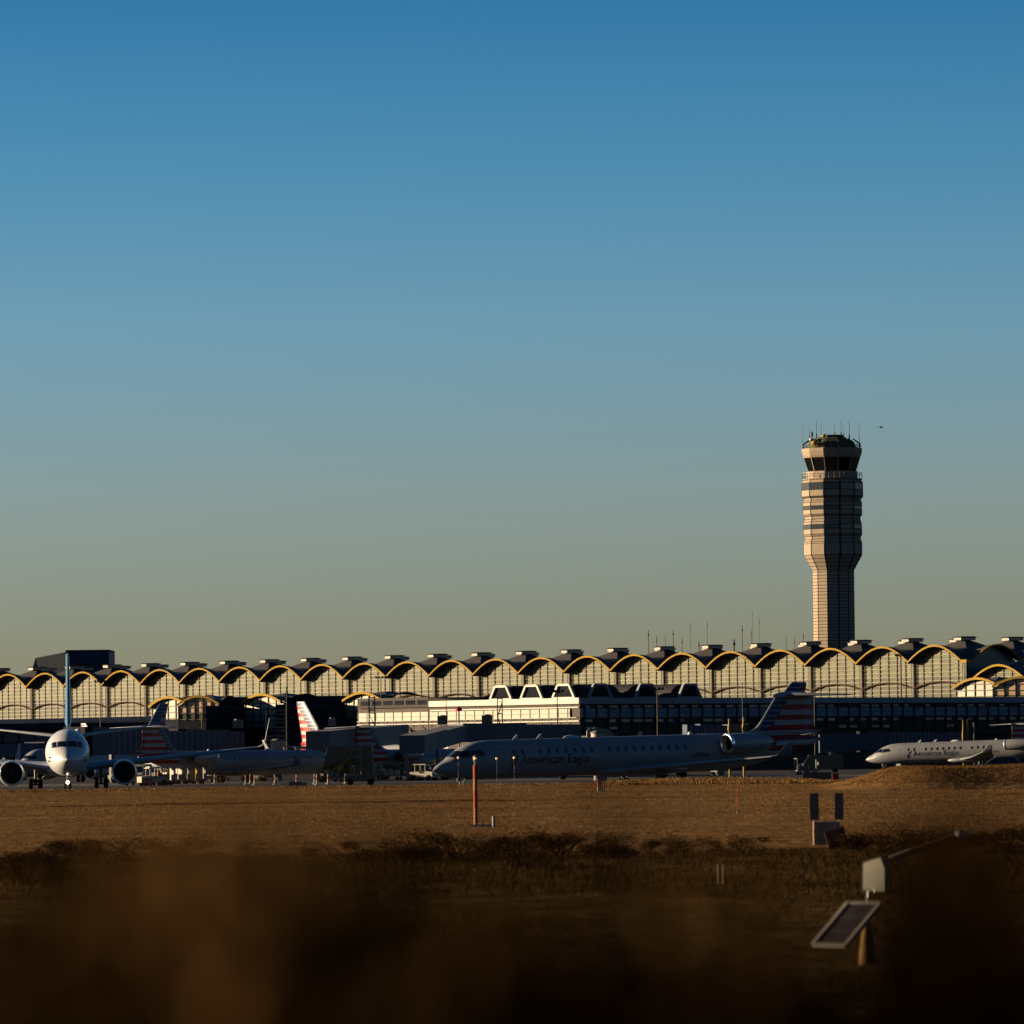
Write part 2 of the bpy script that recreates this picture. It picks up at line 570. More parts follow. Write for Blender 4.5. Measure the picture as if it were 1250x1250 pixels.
def regional_jet(label, loc, rz, pitch=0.0, group=None, L=37.0, lettering=True, windows=True, door=True, nose_lamp=False, side=-1):
    """rear-engined T-tail regional jet"""
    k = L - 37.0                      # length change, taken out of the cabin
    root = thing('regional_jet', label, 'airplane', loc, rz, group, ry=-pitch)
    ROOTMAT['skin'] = M_silver
    zr, xl = 3.70, 29.3 + k
    flag = flag_mat('flag livery paint', zr, xl, 0.80, 1.30, 0.74, 6.0, 30.9 + k, (0.34, 0.345, 0.36))
    st = [(0, 1.57, 1.53, .02), (.35, 1.90, 1.33, .30), (1.1, 2.28, 1.12, .66), (1.75, 2.74, 1.02, .92), (2.6, 3.20, .94, 1.13), (3.7, 3.50, .905, 1.28), (5.0, 3.58, .90, 1.34), (8, 3.59, .90, 1.345),
          (25.5 + k, 3.59, .90, 1.345), (28 + k, 3.58, 1.12, 1.22), (30.5 + k, 3.52, 1.62, .93), (33 + k, 3.38, 2.25, .56), (35 + k, 3.22, 2.72, .26), (35.6 + k, 3.08, 2.9, .08)]
    B = Body(st)
    mb = MB()
    B.mesh(mb)
    fo = mb.build('fuselage', flag, root)
    # cockpit glazing: two front panes and a side pane each side
    cw = MB()
    for sd in (-1, 1):
        q = lambda x, z: (x, B.th(x, z, sd))
        B.patch(cw, [B.xz(2.47, sd * R(3)), q(1.52, 2.38), q(2.10, 2.86), B.xz(2.90, sd * R(3))], .012, 7, 7)
        B.patch(cw, [q(1.58, 2.38), q(2.5, 2.40), q(2.66, 2.88), q(2.16, 2.86)], .012, 7, 7)
        B.patch(cw, [q(2.58, 2.40), q(3.75, 2.52), q(3.55, 2.90), q(2.74, 2.88)], .012, 6, 6)
    cw.build('windshield', M_wind, root)
    if windows:
        proto = None
        n_w = int((22.3 + k - 6.2) / 0.775)
        for sd in (side,):
            for i in range(n_w + 1):
                if i in (2, 10):
                    continue
                wm = MB()
                B.oval(wm, 6.2 + i * 0.775, 2.70, sd, 0.25, 0.37)
                wm.build('cabin_window', M_cabwin, fo)
    if door:
        d = MB()
        B.outline(d, 4.7, 5.6, 1.35, 3.1, -1, 0.045)
        d.build('passenger_door', M_seam, root)
        for x0 in (17.2 + k * .5, 18.3 + k * .5):
            d = MB()
            B.outline(d, x0, x0 + 0.58, 1.95, 3.0, -1, 0.035)
            d.build('emergency_exit', M_seam, root)
    # tail
    f = MB()
    foil_loft(f, [(xl - 2.2, 0, zr - .25, 8.6, .10), (xl - .5, 0, zr - .02, 6.9, .30), (xl + .25, 0, zr + .3, 5.4, .42), (xl + 1.05, 0, zr + 1.3, 4.5, .38), (xl + 1.9, 0, zr + 2.35, 3.7, .32), (xl + 2.05, 0, zr + 2.5, 3.5, .30)], True)
    f.build('tail_fin', flag, root)
    bl = MB()
    bl.lathe([(0, .02), (.25, .17), (.8, .27), (2.0, .30), (3.3, .2), (4.1, .03)], 16, 'x', (xl + 1.75, 0, zr + 2.52))
    bl.build('tail_bullet', M_silver, root)
    for sd in (-1, 1):
        s = MB()
        foil_loft(s, [(xl + 2.6, sd * .05, zr + 2.58, 2.6, .26), (xl + 4.9, sd * 4.2, zr + 2.46, 1.25, .11), (xl + 5.15, sd * 4.32, zr + 2.46, .7, .05)])
        s.build('tailplane', M_wing, root)
    # wings
    for sd in (-1, 1):
        wg = MB()
        xr = 14.9 + k * .5
        foil_loft(wg, [(xr, sd * .6, 1.12, 6.2, .62), (xr + 1.2, sd * 1.6, 1.2, 4.9, .5), (xr + 3.2, sd * 4.6, 1.42, 3.2, .34), (xr + 6.4, sd * 11.2, 1.92, 1.5, .15)])
        wo = wg.build('wing', M_wing, root)
        wl = MB()
        foil_loft(wl, [(xr + 6.4, sd * 11.2, 1.92, 1.5, .13), (xr + 6.75, sd * 11.5, 2.05, 1.25, .10), (xr + 7.5, sd * 11.75, 2.9, .62, .06)])
        wl.build('winglet', M_silver, wo)
    fr = MB()
    fr.lathe([(0, .25), (.8, .75), (2.0, 1.0), (6.5, 1.02), (8.3, .7), (9.3, .2)], 20, 'x', (13.6 + k * .5, 0, 0))
    for i, p in enumerate(fr.v):
        fr.v[i] = (p[0], p[1] * 1.5, 1.15 + p[2] * 0.42)
    fr.build('wing_fairing', M_silver, root)
    for sd in (-1, 1):
        eo = nacelle(root, 24.8 + k, sd * 2.1, 2.88, .68, 4.1)
        py = MB()
        foil_loft(py, [(25.8 + k, sd * 1.0, 2.8, 2.9, .3), (25.7 + k, sd * 1.7, 2.85, 2.7, .26)])
        py.build('pylon', M_silver, eo)
    wheels(root, 'nose_gear', 2.35, (-.17, .17), .24, .15, 1.25)
    for sd in (-1, 1):
        wheels(root, 'main_gear', 18.6 + k * .5, (sd * 1.75, sd * 2.2), .44, .26, 1.25, dz=-(18.6 + k * .5) * math.tan(pitch))
    an = MB()
    for x in (7.0, 9.1):
        an.prism([(x, 3.55), (x + .42, 3.55), (x + .62, 3.92), (x + .42, 3.92)], -.02, .02)
    an.build('blade_antenna', M_white, root)
    hm = MB()
    hm.lathe([(0, .02), (.2, .14), (.7, .2), (1.2, .14), (1.5, .02)], 12, 'x', (11.6, 0, 3.6))
    hm.build('antenna_fairing', M_white, root)
    an = MB()
    an.lathe([(-.02, .2), (.1, .17), (.17, .08), (.19, .01)], 12, 'z', (23.2 + k, 0, 3.6))
    an.build('beacon', M_white, root)
    if lettering:
        vs, fs = text_shape('American Eagle', 0.62)
        wt = max(v[0] for v in vs)
        sc = 6.1 / wt
        cut = max(v[0] for v in text_shape('American', 0.62)[0]) + .05
        for word in (0, 1):
            t = MB()
            keep = [i for i, v in enumerate(vs) if (v[0] > cut) == bool(word)]
            new = {i: k_ for k_, i in enumerate(keep)}
            t.add([B.pt(6.75 + vs[i][0] * sc, B.th(6.75 + vs[i][0] * sc, 1.86 + vs[i][1], -1), .03) for i in keep], [[new[i] for i in f_] for f_ in fs if f_[0] in new])
            t.build('airline_lettering', M_letter, root)
        e = MB()
        q = lambda x, z: (x, B.th(x, z, -1))
        B.patch(e, [q(5.95, 1.55), q(6.1, 1.55), q(6.35, 2.05), q(6.0, 2.05)], .02, 4, 4, 0)
        B.patch(e, [q(6.02, 2.1), q(6.36, 2.1), q(6.62, 2.5), q(6.46, 2.5)], .02, 4, 4, 1)
        e.build('airline_emblem', [M_symred, M_symblue], root)
        vs, fs = text_shape('N592NN', 0.30)
        t = MB()
        t.add([B.pt(22.2 + k + x, B.th(22.2 + k + x, 1.95 + y, -1), .02) for x, y in vs], fs)
        t.build('registration', M_letter, root)
    if nose_lamp:
        m = MB()
        m.ball((2.2, 0, 1.05), .09)
        m.build('headlight', M_navlamp, root)
    return root

def airliner(label, loc, rz, scale=1.0, flag=True, group=None, lamp=False, winglets=True, pitch=0.0, windows=False, side=-1):
    """under-wing twin with low tailplane"""
    root = thing('airliner', label, 'airplane', loc, rz, group, ry=-pitch, scale=scale)
    skin = M_silver if flag else M_white
    ROOTMAT['skin'] = skin
    zr, xl = 5.35, 31.2
    fm = flag_mat('flag livery paint', zr, xl - .62, 0.90, 2.6, 1.15, 12.3, 34.5, (0.42, 0.44, 0.48)) if flag else None
    st = [(0, 2.73, 2.67, .02), (.3, 3.08, 2.32, .42), (.8, 3.40, 1.98, .82), (1.3, 3.68, 1.74, 1.12), (2.1, 4.25, 1.5, 1.44), (3.2, 4.85, 1.36, 1.69), (4.5, 5.19, 1.3, 1.82), (6.5, 5.3, 1.3, 1.88), (9, 5.31, 1.3, 1.88),
          (26, 5.31, 1.3, 1.88), (29, 5.3, 1.75, 1.75), (32, 5.22, 2.7, 1.35), (35, 5.08, 3.6, .85), (37.5, 4.9, 4.25, .38), (38.2, 4.75, 4.5, .12)]
    B = Body(st)
    mb = MB()
    B.mesh(mb)
    fo = mb.build('fuselage', fm or skin, root)
    cw = MB()
    for sd in (-1, 1):
        B.patch(cw, [B.xz(3.74, sd * R(1.5)), B.xz(3.74, sd * R(38)), B.xz(4.20, sd * R(32)), B.xz(4.22, sd * R(1.5))], .014, 7, 7)
        B.patch(cw, [B.xz(3.72, sd * R(41)), B.xz(3.66, sd * R(58)), B.xz(4.16, sd * R(47)), B.xz(4.20, sd * R(35))], .014, 7, 7)
        B.patch(cw, [B.xz(3.66, sd * R(61)), (2.55, B.th(2.55, 3.72, sd)), (2.7, B.th(2.7, 4.1, sd)), B.xz(4.14, sd * R(50))], .014, 6, 6)
    cw.build('windshield', M_wind, root)
    if windows:
        for sd in (side,):
            for i in range(40):
                wm = MB()
                B.oval(wm, 7.0 + i * 0.54, 3.85, sd, 0.27, 0.38)
                wm.build('cabin_window', M_cabwin, fo)
    d = MB()
    for sd in (-1, 1):
        B.outline(d, 5.0, 5.9, 2.6, 4.5, sd, 0.04)
    d.build('passenger_door', M_letter if not flag else M_seam, root)
    pr = MB()
    for sd in (-1, 1):
        for x, z in ((2.0, 2.9), (2.3, 2.6)):
            pr.bar(B.pt(x, B.th(x, z, sd), .0), B.pt(x, B.th(x, z, sd), .14), .04, .12)
    pr.build('air_probe', M_letter, root)
    f = MB()
    foil_loft(f, [(xl - 4.8, 0, zr - .12, 11.5, .12), (xl - 1.6, 0, zr + .25, 8.6, .30), (xl, 0, zr + .7, 6.4, .62), (xl + 5.4, 0, zr + 6.7, 2.5, .26), (xl + 5.75, 0, zr + 7.0, 2.0, .14)], True)
    f.build('tail_fin', fm or M_teal, root)
    for sd in (-1, 1):
        s = MB()
        foil_loft(s, [(32.6, sd * .5, 4.75, 3.9, .36), (35.9, sd * 7.0, 5.55, 1.5, .14), (36.2, sd * 7.15, 5.57, 1.0, .06)])
        s.build('tailplane', M_wing if flag else pm('tailplane paint', (0.5, 0.53, 0.56), .4), root)
    wingm = M_wing if flag else pm('blue grey wing paint', (0.30, 0.36, 0.44), .4, 0.0, .08, spec=.25)
    for sd in (-1, 1):
        wg = MB()
        foil_loft(wg, [(11.6, sd * 1.2, 1.95, 8.4, .95), (13.3, sd * 2.2, 2.05, 6.9, .8), (15.2, sd * 6.2, 2.5, 4.6, .5), (20.9, sd * 16.6, 3.55, 1.75, .19)])
        wo = wg.build('wing', wingm, root)
        if winglets:
            wl = MB()
            foil_loft(wl, [(20.9, sd * 16.6, 3.55, 1.75, .17), (21.3, sd * 17.0, 3.72, 1.45, .12), (21.8, sd * 17.3, 4.2, 1.2, .10), (23.2, sd * 17.75, 6.15, .55, .06)])
            wl.build('winglet', skin, wo)
        eo = nacelle(root, 11.3, sd * 4.83, 1.58, 1.06, 4.3)
        py = MB()
        foil_loft(py, [(13.0, sd * 4.83, 2.5, 3.6, .30), (14.6, sd * 4.83, 2.25, 3.4, .26)], True)
        py.box(12.7, 16.0, sd * 4.83 - .16, sd * 4.83 + .16, 2.15, 2.62)
        py.build('pylon', skin, eo)
    fr = MB()
    fr.lathe([(0, .2), (1.2, .85), (3.0, 1.05), (8.0, 1.05), (10.3, .6), (11.5, .15)], 20, 'x', (10.6, 0, 0))
    for i, p in enumerate(fr.v):
        fr.v[i] = (p[0], p[1] * 1.75, 1.85 + p[2] * 0.62)
    fr.build('wing_fairing', skin, root)
    ng = wheels(root, 'nose_gear', 3.9, (-.22, .22), .35, .2, 1.6)
    if lamp:
        m = MB()
        m.ball((3.62, 0, .78), .13)
        m.build('taxi_light', M_navlamp, ng)
    for sd in (-1, 1):
        wheels(root, 'main_gear', 19.4, (sd * 2.43, sd * 3.28), .56, .40, 2.1)
    an = MB()
    an.prism([(9.0, 5.28), (9.5, 5.28), (9.75, 5.65), (9.5, 5.65)], -.02, .02)
    an.build('blade_antenna', M_white, root)
    hm = MB()
    hm.lathe([(0, .02), (.3, .2), (1.0, .3), (1.8, .2), (2.3, .02)], 12, 'x', (15.0, -.9 if not flag else 0, 5.1))
    hm.build('antenna_fairing', M_white, root)
    return root
# ------------------------------------------------------------------ terminal
TH = R(-47.0)                      # the frontage runs away to the left
BW = 13.7
ZB, ZV, ZP, ZC = 12.6, 19.9, 22.9, 24.1     # terrace, valley, arch crown, vault crown

def arch(s):
    s = abs(s)
    return math.cos(min(1.0, s) * math.pi / 2) ** 0.95 if s < 1 else 0.0

def dome(s, t, zv=ZV, rise=ZP - ZV, top=ZC - ZV):
    m, n = max(abs(s), abs(t)), min(abs(s), abs(t))
    a = arch(n)
    # hipped sail vault: arches on the four edges, hips on the diagonals
    return zv + top * (1 - m ** 1.3) + rise * a * m ** 3.6

M_roof = pm('standing seam roof', (0.115, 0.105, 0.105), 0.5, 0.15, 0.18, 0.6, stretch=(1, 6, 1))
M_fascia = pm('yellow painted steel', (0.48, 0.31, 0.07), 0.6, 0.0, 0.10, 0.8, spec=0.0)
M_soffit = pm('dark soffit', (0.09, 0.07, 0.05), 0.7, 0.0, 0.2, 0.7)
M_mull = pm('bronze mullion', (0.06, 0.045, 0.035), 0.5, 0.3, 0.15)
M_trans = pm('pale steel transom', (0.40, 0.385, 0.30), 0.5, 0.0, 0.2, 0.4)
M_col = pm('painted steel column', (0.16, 0.12, 0.09), 0.6, 0.0, 0.15)
M_truss = pm('brown truss tube', (0.07, 0.045, 0.03), 0.6, 0.0, 0.15, spec=0.0)
M_lant = pm('white lantern paint', (0.62, 0.56, 0.48), 0.5, 0.0, 0.12, 0.7)
M_roofdk = pm('dark roof deck', (0.045, 0.045, 0.05), 0.7, 0.0, 0.2)
M_podium = pm('dark glass and podium shade', (0.030, 0.034, 0.045), 0.5, 0.0, 0.4, 0.25, spec=0.0)  # near-black colour also carries the shade lying on the podium
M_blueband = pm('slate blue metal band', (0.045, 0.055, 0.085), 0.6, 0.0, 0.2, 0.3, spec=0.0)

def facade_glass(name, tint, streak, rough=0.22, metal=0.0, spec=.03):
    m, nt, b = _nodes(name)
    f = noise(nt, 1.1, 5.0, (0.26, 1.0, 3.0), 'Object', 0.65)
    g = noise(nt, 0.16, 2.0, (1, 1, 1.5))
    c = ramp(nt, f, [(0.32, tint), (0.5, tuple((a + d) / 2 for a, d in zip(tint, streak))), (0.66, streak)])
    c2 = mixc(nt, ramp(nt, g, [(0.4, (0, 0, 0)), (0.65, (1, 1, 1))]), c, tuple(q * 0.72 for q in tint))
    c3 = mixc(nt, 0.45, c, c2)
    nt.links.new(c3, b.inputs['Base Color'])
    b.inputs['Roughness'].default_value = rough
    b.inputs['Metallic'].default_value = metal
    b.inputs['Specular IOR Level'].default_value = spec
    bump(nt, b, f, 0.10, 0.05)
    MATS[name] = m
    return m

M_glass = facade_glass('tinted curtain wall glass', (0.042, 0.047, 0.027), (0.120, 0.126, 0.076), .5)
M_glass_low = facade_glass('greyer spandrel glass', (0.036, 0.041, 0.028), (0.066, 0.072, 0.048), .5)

def vault_mesh(w=BW, d=BW, over=1.8, zv=ZV, rise=ZP - ZV, top=ZC - ZV, n=18, open_front=True):
    """hipped vault over one bay, x in +-w/2, y from -over to d"""
    ys = [-over] + [d * k / n for k in range(n + 1)]
    vs, fs = [], []
    for y in ys:
        for i in range(n + 1):
            s = -1 + 2 * i / n
            t = -1 + 2 * max(0.0, y) / d
            vs.append((s * w / 2, y, dome(s, t, zv, rise, top)))
    nx = n + 1
    for j in range(len(ys) - 1):
        for i in range(n):
            q = (j * nx + i, j * nx + i + 1, (j + 1) * nx + i + 1, (j + 1) * nx + i)
            # split quads along the hips so the creases stay sharp
            sx, ty = (i + .5) / n - .5, (j - .5) / n - .5
            if sx * ty > 0:
                fs += [(q[0], q[1], q[2]), (q[0], q[2], q[3])]
            else:
                fs += [(q[0], q[1], q[3]), (q[1], q[2], q[3])]
    mb = MB()
    mb.add(vs, fs, 0)
    # underside of the eave, set below the roof skin
    uv, uf = [], []
    for y in (-over + .05, 0.35):
        for i in range(n + 1):
            s = -1 + 2 * i / n
            uv.append((s * w / 2, y, zv + rise * arch(s) - 0.42))
    uf = [(i, i + 1, nx + i + 1, nx + i) for i in range(n)]
    mb.add(uv, uf, 1)
    return mb

def fascia_mesh(w=BW, over=1.8, zv=ZV, rise=ZP - ZV, h=0.36, n=10):
    mb = MB()
    p = [(-1 + 2 * i / n) for i in range(n + 1)]
    for a, b in zip(p[:-1], p[1:]):
        za, zb = zv + rise * arch(a), zv + rise * arch(b)
        xa, xb = a * w / 2, b * w / 2
        y0, y1 = -over - .16, -over + .10
        vs = [(x, y, z) for y in (y0, y1) for x, z in ((xa, za - h + .12), (xb, zb - h + .12), (xb, zb + .12), (xa, za + .12))]
        mb.add(vs, [(0, 1, 2, 3), (7, 6, 5, 4), (0, 4, 5, 1), (2, 6, 7, 3)], 0)
    return mb

def curtain_mesh(w=BW, zb=ZB, zv=ZV, rise=ZP - ZV, n=24, band=None):
    mb = MB()
    for i in range(n):
        a, b = -1 + 2 * i / n, -1 + 2 * (i + 1) / n
        xa, xb = a * w / 2, b * w / 2
        ta, tb = zv + rise * arch(a) - .40, zv + rise * arch(b) - .40
        if band:
            z0, z1 = band
            mb.quad((xa, 0, zb), (xb, 0, zb), (xb, 0, z0), (xa, 0, z0), 1)
            mb.quad((xa, 0, z0), (xb, 0, z0), (xb, 0, z1), (xa, 0, z1), 1)
            mb.quad((xa, 0, z1), (xb, 0, z1), (xb, 0, tb), (xa, 0, ta), 0)
        else:
            mb.quad((xa, 0, zb), (xb, 0, zb), (xb, 0, tb), (xa, 0, ta), 0)
    return mb

def mullion_mesh(w=BW, zb=ZB, zv=ZV, rise=ZP - ZV, nv=6, step=0.82, wv=0.22, wh=0.10):
    mb = MB()
    for i in range(nv + 1):
        s = -1 + 2 * i / nv
        x = s * w / 2 * 0.985
        mb.box(x - wv / 2, x + wv / 2, -.16, -.012, zb, zv + rise * arch(s) - .42, 0)
    z = zb + 0.25
    while z < zv + rise - .6:
        k = (z + .55 - zv) / rise
        s = 1.0 if k <= 0 else math.acos(min(1, k ** (1 / .95))) * 2 / math.pi
        if s > .1:
            mb.box(-s * w / 2, s * w / 2, -.10, -.014, z - wh / 2, z + wh / 2, 1)
            mb.box(-s * w / 2, s * w / 2, -.05, -.014, z - wh / 2 - .13, z - wh / 2 - .005, 0)
        z += step
    return mb

def truss_mesh(w=BW, z0=14.75, rise=1.15):
    mb = MB()
    pts = [((-1 + 2 * i / 16) * w / 2, -.42, z0 + rise * arch(-1 + 2 * i / 16)) for i in range(17)]
    for a, b in zip(pts[:-1], pts[1:]):
        mb.bar(a, b, .16, .26)
    return mb

def lantern_mesh():
    mb = MB()
    a0 = math.pi / 8
    mb.lathe([(0, 2.2), (.52, 2.2)], 8, 'z', (0, 0, 0), 0, False, a0)
    mb.lathe([(.52, 2.45), (.64, 2.45), (.74, 1.8)], 8, 'z', (0, 0, 0), 1, False, a0)
    return mb

def column_mesh(h=7.1):
    mb = MB()
    for x, mi in ((-.30, 0), (.0, 1), (.30, 0)):
        mb.cyl((x, -.5, ZB), (x, -.5, ZB + h), .075, None, 8, mi)
    mb.bar((-.36, -.5, ZB + h - .1), (.36, -.5, ZB + h - .1), .14, .16, 0)
    mb.bar((-.30, -.5, ZB + 3.4), (.30, -.5, ZB + 3.4), .08, .08, 0)
    return mb

P0 = Vector((86.3, 1053.0, 0.0))
NB = 23
term = thing('terminal_building', 'long airport terminal with a row of yellow edged arches over a tall glass front', 'terminal', P0, TH)
rv0 = vault_mesh().build('roof_vault', [M_roof, M_soffit], term)
ln0 = lantern_mesh().build('roof_lantern', [M_lant, M_roofdk], rv0)
ln0.location = (0, BW / 2, ZC - .2)
fa0 = fascia_mesh().build('arch_fascia', M_fascia, term)
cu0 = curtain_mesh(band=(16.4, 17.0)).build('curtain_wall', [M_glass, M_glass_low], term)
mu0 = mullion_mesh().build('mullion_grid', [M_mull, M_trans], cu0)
tr0 = truss_mesh().build('wave_truss', M_truss, term)
cl0 = column_mesh().build('column', [M_col, M_lant], term)
for o in (rv0, fa0, cu0, tr0):
    o.location.x = -BW / 2
cl0.location.x = -BW
for k in range(1, NB):
    x = -(k + .5) * BW
    for o in (rv0, fa0, cu0, tr0):
        c = copy_tree(o, term)
        c.location.x = x
    c = copy_tree(cl0, term)
    c.location.x = -(k + 1) * BW
# second row of vaults behind the front row
back0 = vault_mesh(over=0.0).build('rear_vault', [M_roof, M_soffit], term)
l2 = copy_tree(ln0, back0)
back0.location = (-BW / 2, BW, 0)
for k in range(1, NB):
    c = copy_tree(back0, term)
    c.location.x = -(k + .5) * BW
# corner column, end wall and its arches facing right
cc = copy_tree(cl0, term)
cc.location = (-.5, 0, 0)
ew = MB()
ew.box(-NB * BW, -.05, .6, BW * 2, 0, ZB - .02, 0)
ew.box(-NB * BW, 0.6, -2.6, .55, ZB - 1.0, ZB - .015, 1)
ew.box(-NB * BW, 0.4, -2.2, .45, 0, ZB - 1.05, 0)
ew.build('podium', [M_podium, pm('terrace edge shade tone', (.012, .018, .036), .7, 0, .2, .3, spec=0.0)], term)  # shade along the terrace edge is put into its near-black colour
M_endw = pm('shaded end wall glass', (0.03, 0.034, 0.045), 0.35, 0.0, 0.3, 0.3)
for k in range(2):
    e = curtain_mesh().build('end_curtain_wall', M_endw, term)
    e.rotation_euler.z = R(90)
    e.location = (0.0, (k + .5) * BW, 0)
    c = bpy.data.objects.new('end_arch_fascia', bpy.data.objects['arch_fascia'].data)
    COL.objects.link(c)
    c.parent = term
    c.rotation_euler.z = R(90)
    c.location = (-.35, (k + .5) * BW, 0)
    ev = MB()
    n = 18
    vs = [(x, (-1 + 2 * i / n) * BW / 2, ZV + (ZP - ZV) * arch(-1 + 2 * i / n)) for x in (0.0, 1.5) for i in range(n + 1)]
    ev.add(vs, [(i, i + 1, n + 1 + i + 1, n + 1 + i) for i in range(n)], 0)
    o = ev.build('end_eave', M_roof, term)
    o.location = (0, (k + .5) * BW, 0)
cor = MB()
cor.box(0.0, 1.5, -1.95, -0.0, ZV - .50, ZV + .10)
cor.build('eave_corner', M_fascia, term)

# lower hall beyond the right end
low = thing('low_hall', 'lower arched hall joined to the right end of the long terminal', 'building', P0 + Vector((0, 0, 0)), TH)
LV, LR = 16.4, 2.5
lw = 13.0
for k in range(2):
    o = vault_mesh(lw, 12.0, 1.5, LV, LR, 3.2).build('roof_vault', [M_roof, M_soffit], low)
    f_ = fascia_mesh(lw, 1.5, LV, LR, .4).build('arch_fascia', M_fascia, low)
    c_ = curtain_mesh(lw, 9.0, LV, LR).build('curtain_wall', M_glass, low)
    m_ = mullion_mesh(lw, 9.0, LV, LR).build('mullion_grid', [M_mull, M_trans], c_)
    for q in (o, f_, c_):
        q.location = (0.9 + (k + .5) * lw, 2.0, 0)
b_ = MB()
b_.box(.9, .9 + 2 * lw, 2.1, 14, 0, 9.0)
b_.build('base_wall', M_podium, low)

# ------------------------------------------------------------------ gate pavilions with one arched gable
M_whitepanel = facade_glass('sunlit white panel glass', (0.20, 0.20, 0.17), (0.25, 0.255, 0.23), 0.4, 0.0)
M_brickpanel = pm('tan brick panel', (0.95, 0.66, 0.42), 0.8, 0.0, 0.2, 0.8)

def pavilion(label, p, w_, d_, zb, zv, rise, rz, front, cat='pavilion'):
    t = thing('gate_pavilion', label, cat, (p.x, p.y, 0), rz)
    ov = .35 if front is M_brickpanel else .8
    o = vault_mesh(w_, d_, ov, zv, rise, rise * 1.15, 14).build('roof_vault', [M_roof, M_soffit], t)
    f_ = fascia_mesh(w_, ov, zv, rise, .42, 8).build('arch_fascia', M_fascia, t)
    c_ = curtain_mesh(w_, zb, zv, rise, 16, (zb + (zv - zb) * .45, zb + (zv - zb) * .5) if front is M_brickpanel else None).build('gable_wall', [front, M_glass_low], t)
    mullion_mesh(w_, zb, zv, rise, 5, 1.1, .16, .07).build('mullion_grid', [M_mull, M_trans], c_)
    b = MB()
    b.box(-w_ / 2, w_ / 2, .15, d_, 0, zv - .3)
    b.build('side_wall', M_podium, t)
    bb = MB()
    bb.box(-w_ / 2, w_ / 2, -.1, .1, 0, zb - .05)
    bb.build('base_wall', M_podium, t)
    return t

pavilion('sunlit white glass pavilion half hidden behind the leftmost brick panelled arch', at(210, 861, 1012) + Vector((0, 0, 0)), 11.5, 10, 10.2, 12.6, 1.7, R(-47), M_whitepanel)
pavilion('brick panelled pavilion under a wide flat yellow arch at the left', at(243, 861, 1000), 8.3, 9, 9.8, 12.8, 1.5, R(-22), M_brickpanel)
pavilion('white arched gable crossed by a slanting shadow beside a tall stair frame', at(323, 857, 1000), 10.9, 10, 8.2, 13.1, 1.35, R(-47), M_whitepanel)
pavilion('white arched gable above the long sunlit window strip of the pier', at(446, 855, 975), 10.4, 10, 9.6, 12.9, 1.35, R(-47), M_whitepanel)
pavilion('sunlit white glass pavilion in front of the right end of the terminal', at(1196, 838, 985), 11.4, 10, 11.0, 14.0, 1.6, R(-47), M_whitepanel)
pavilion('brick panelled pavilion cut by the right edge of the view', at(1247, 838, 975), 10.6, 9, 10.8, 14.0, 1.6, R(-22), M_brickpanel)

# ------------------------------------------------------------------ dark link blocks between the pavilions
def link_block(label, px0, px1, py, Y, depth, rz=0.0, z=None, shadow_annex=0):
    a, b = at(px0, py, Y), at(px1, py, Y)
    z = a.z if z is None else z
    t = thing('link_building', label, 'building', (a.x, Y, 0), rz)
    L = b.x - a.x
    m = MB()
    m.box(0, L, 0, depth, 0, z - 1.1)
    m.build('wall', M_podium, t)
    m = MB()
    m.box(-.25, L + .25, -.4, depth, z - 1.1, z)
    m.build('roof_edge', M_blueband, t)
    if shadow_annex:  # added block, shaped to cast the slanting shadow on the next gable
        m = MB()
        m.box(0, L * .985, -40, -.5, 0, shadow_annex - .5)
        m.box(-.1, L * .985 + .1, -40.2, -.45, shadow_annex - .5, shadow_annex, 1)
        m.build('shadow_annex', [M_podium, M_blueband], t)
    m = MB()
    for k in range(int(L / 3.0)):
        m.box(.6 + k * 3.0, 3.2 + k * 3.0, -.06, -.01, z - 3.4, z - 1.9)
    m.build('window_strip', pm('dim window glass', (0.035, 0.045, 0.06), .3, 0, .4, .4), t)
    m = MB()
    for k in range(int(L / 3.0) + 1):
        m.box(.35 + k * 3.0, .55 + k * 3.0, -.14, 0.0, 0.2, z - 1.2)
    m.build('pilaster', M_mull, t)
    return t
link_block('dark low block between the brick pavilion and the white gable', 266, 300, 851, 1022, 14, shadow_annex=12.3)
link_block('dark low block left of the pier with a long blue roof edge', 349, 424, 850, 1010, 14, shadow_annex=12.25)
link_block('dark low block under the left end of the terminal front', -40, 214, 884, 1015, 10)

# ------------------------------------------------------------------ pier
PC = at(707, 900, 850)
PC.z = 0
pier = thing('pier_building', 'flat roofed pier with a sunlit white window strip and a long shaded blue side', 'building', PC, TH)
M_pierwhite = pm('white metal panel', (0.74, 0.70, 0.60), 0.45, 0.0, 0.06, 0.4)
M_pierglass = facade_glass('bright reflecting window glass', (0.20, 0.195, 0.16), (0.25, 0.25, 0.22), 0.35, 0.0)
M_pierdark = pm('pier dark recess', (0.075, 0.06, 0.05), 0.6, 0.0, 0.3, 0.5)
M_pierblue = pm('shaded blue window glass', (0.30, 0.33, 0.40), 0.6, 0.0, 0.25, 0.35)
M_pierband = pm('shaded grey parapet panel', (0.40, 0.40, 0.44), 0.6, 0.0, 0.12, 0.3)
PL, PD = 51.5, 125.0
m = MB()
m.box(-PL, 0, 0.2, PD, 0, 10.55)
m.build('wall', M_pierdark, pier)
m = MB()
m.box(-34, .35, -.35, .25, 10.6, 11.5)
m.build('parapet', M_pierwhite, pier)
m = MB()
m.box(-34, 0, -.1, .1, 9.95, 10.12)
m.box(-PL, 0, -.1, .1, 7.85, 8.02)
m.box(-PL, -.5, -.1, .1, 8.42, 8.5)
m.build('sill_band', M_pierwhite, pier)
m = MB()
m.box(-PL + .4, -34.3, -.25, 14, 10.56, 12.15)
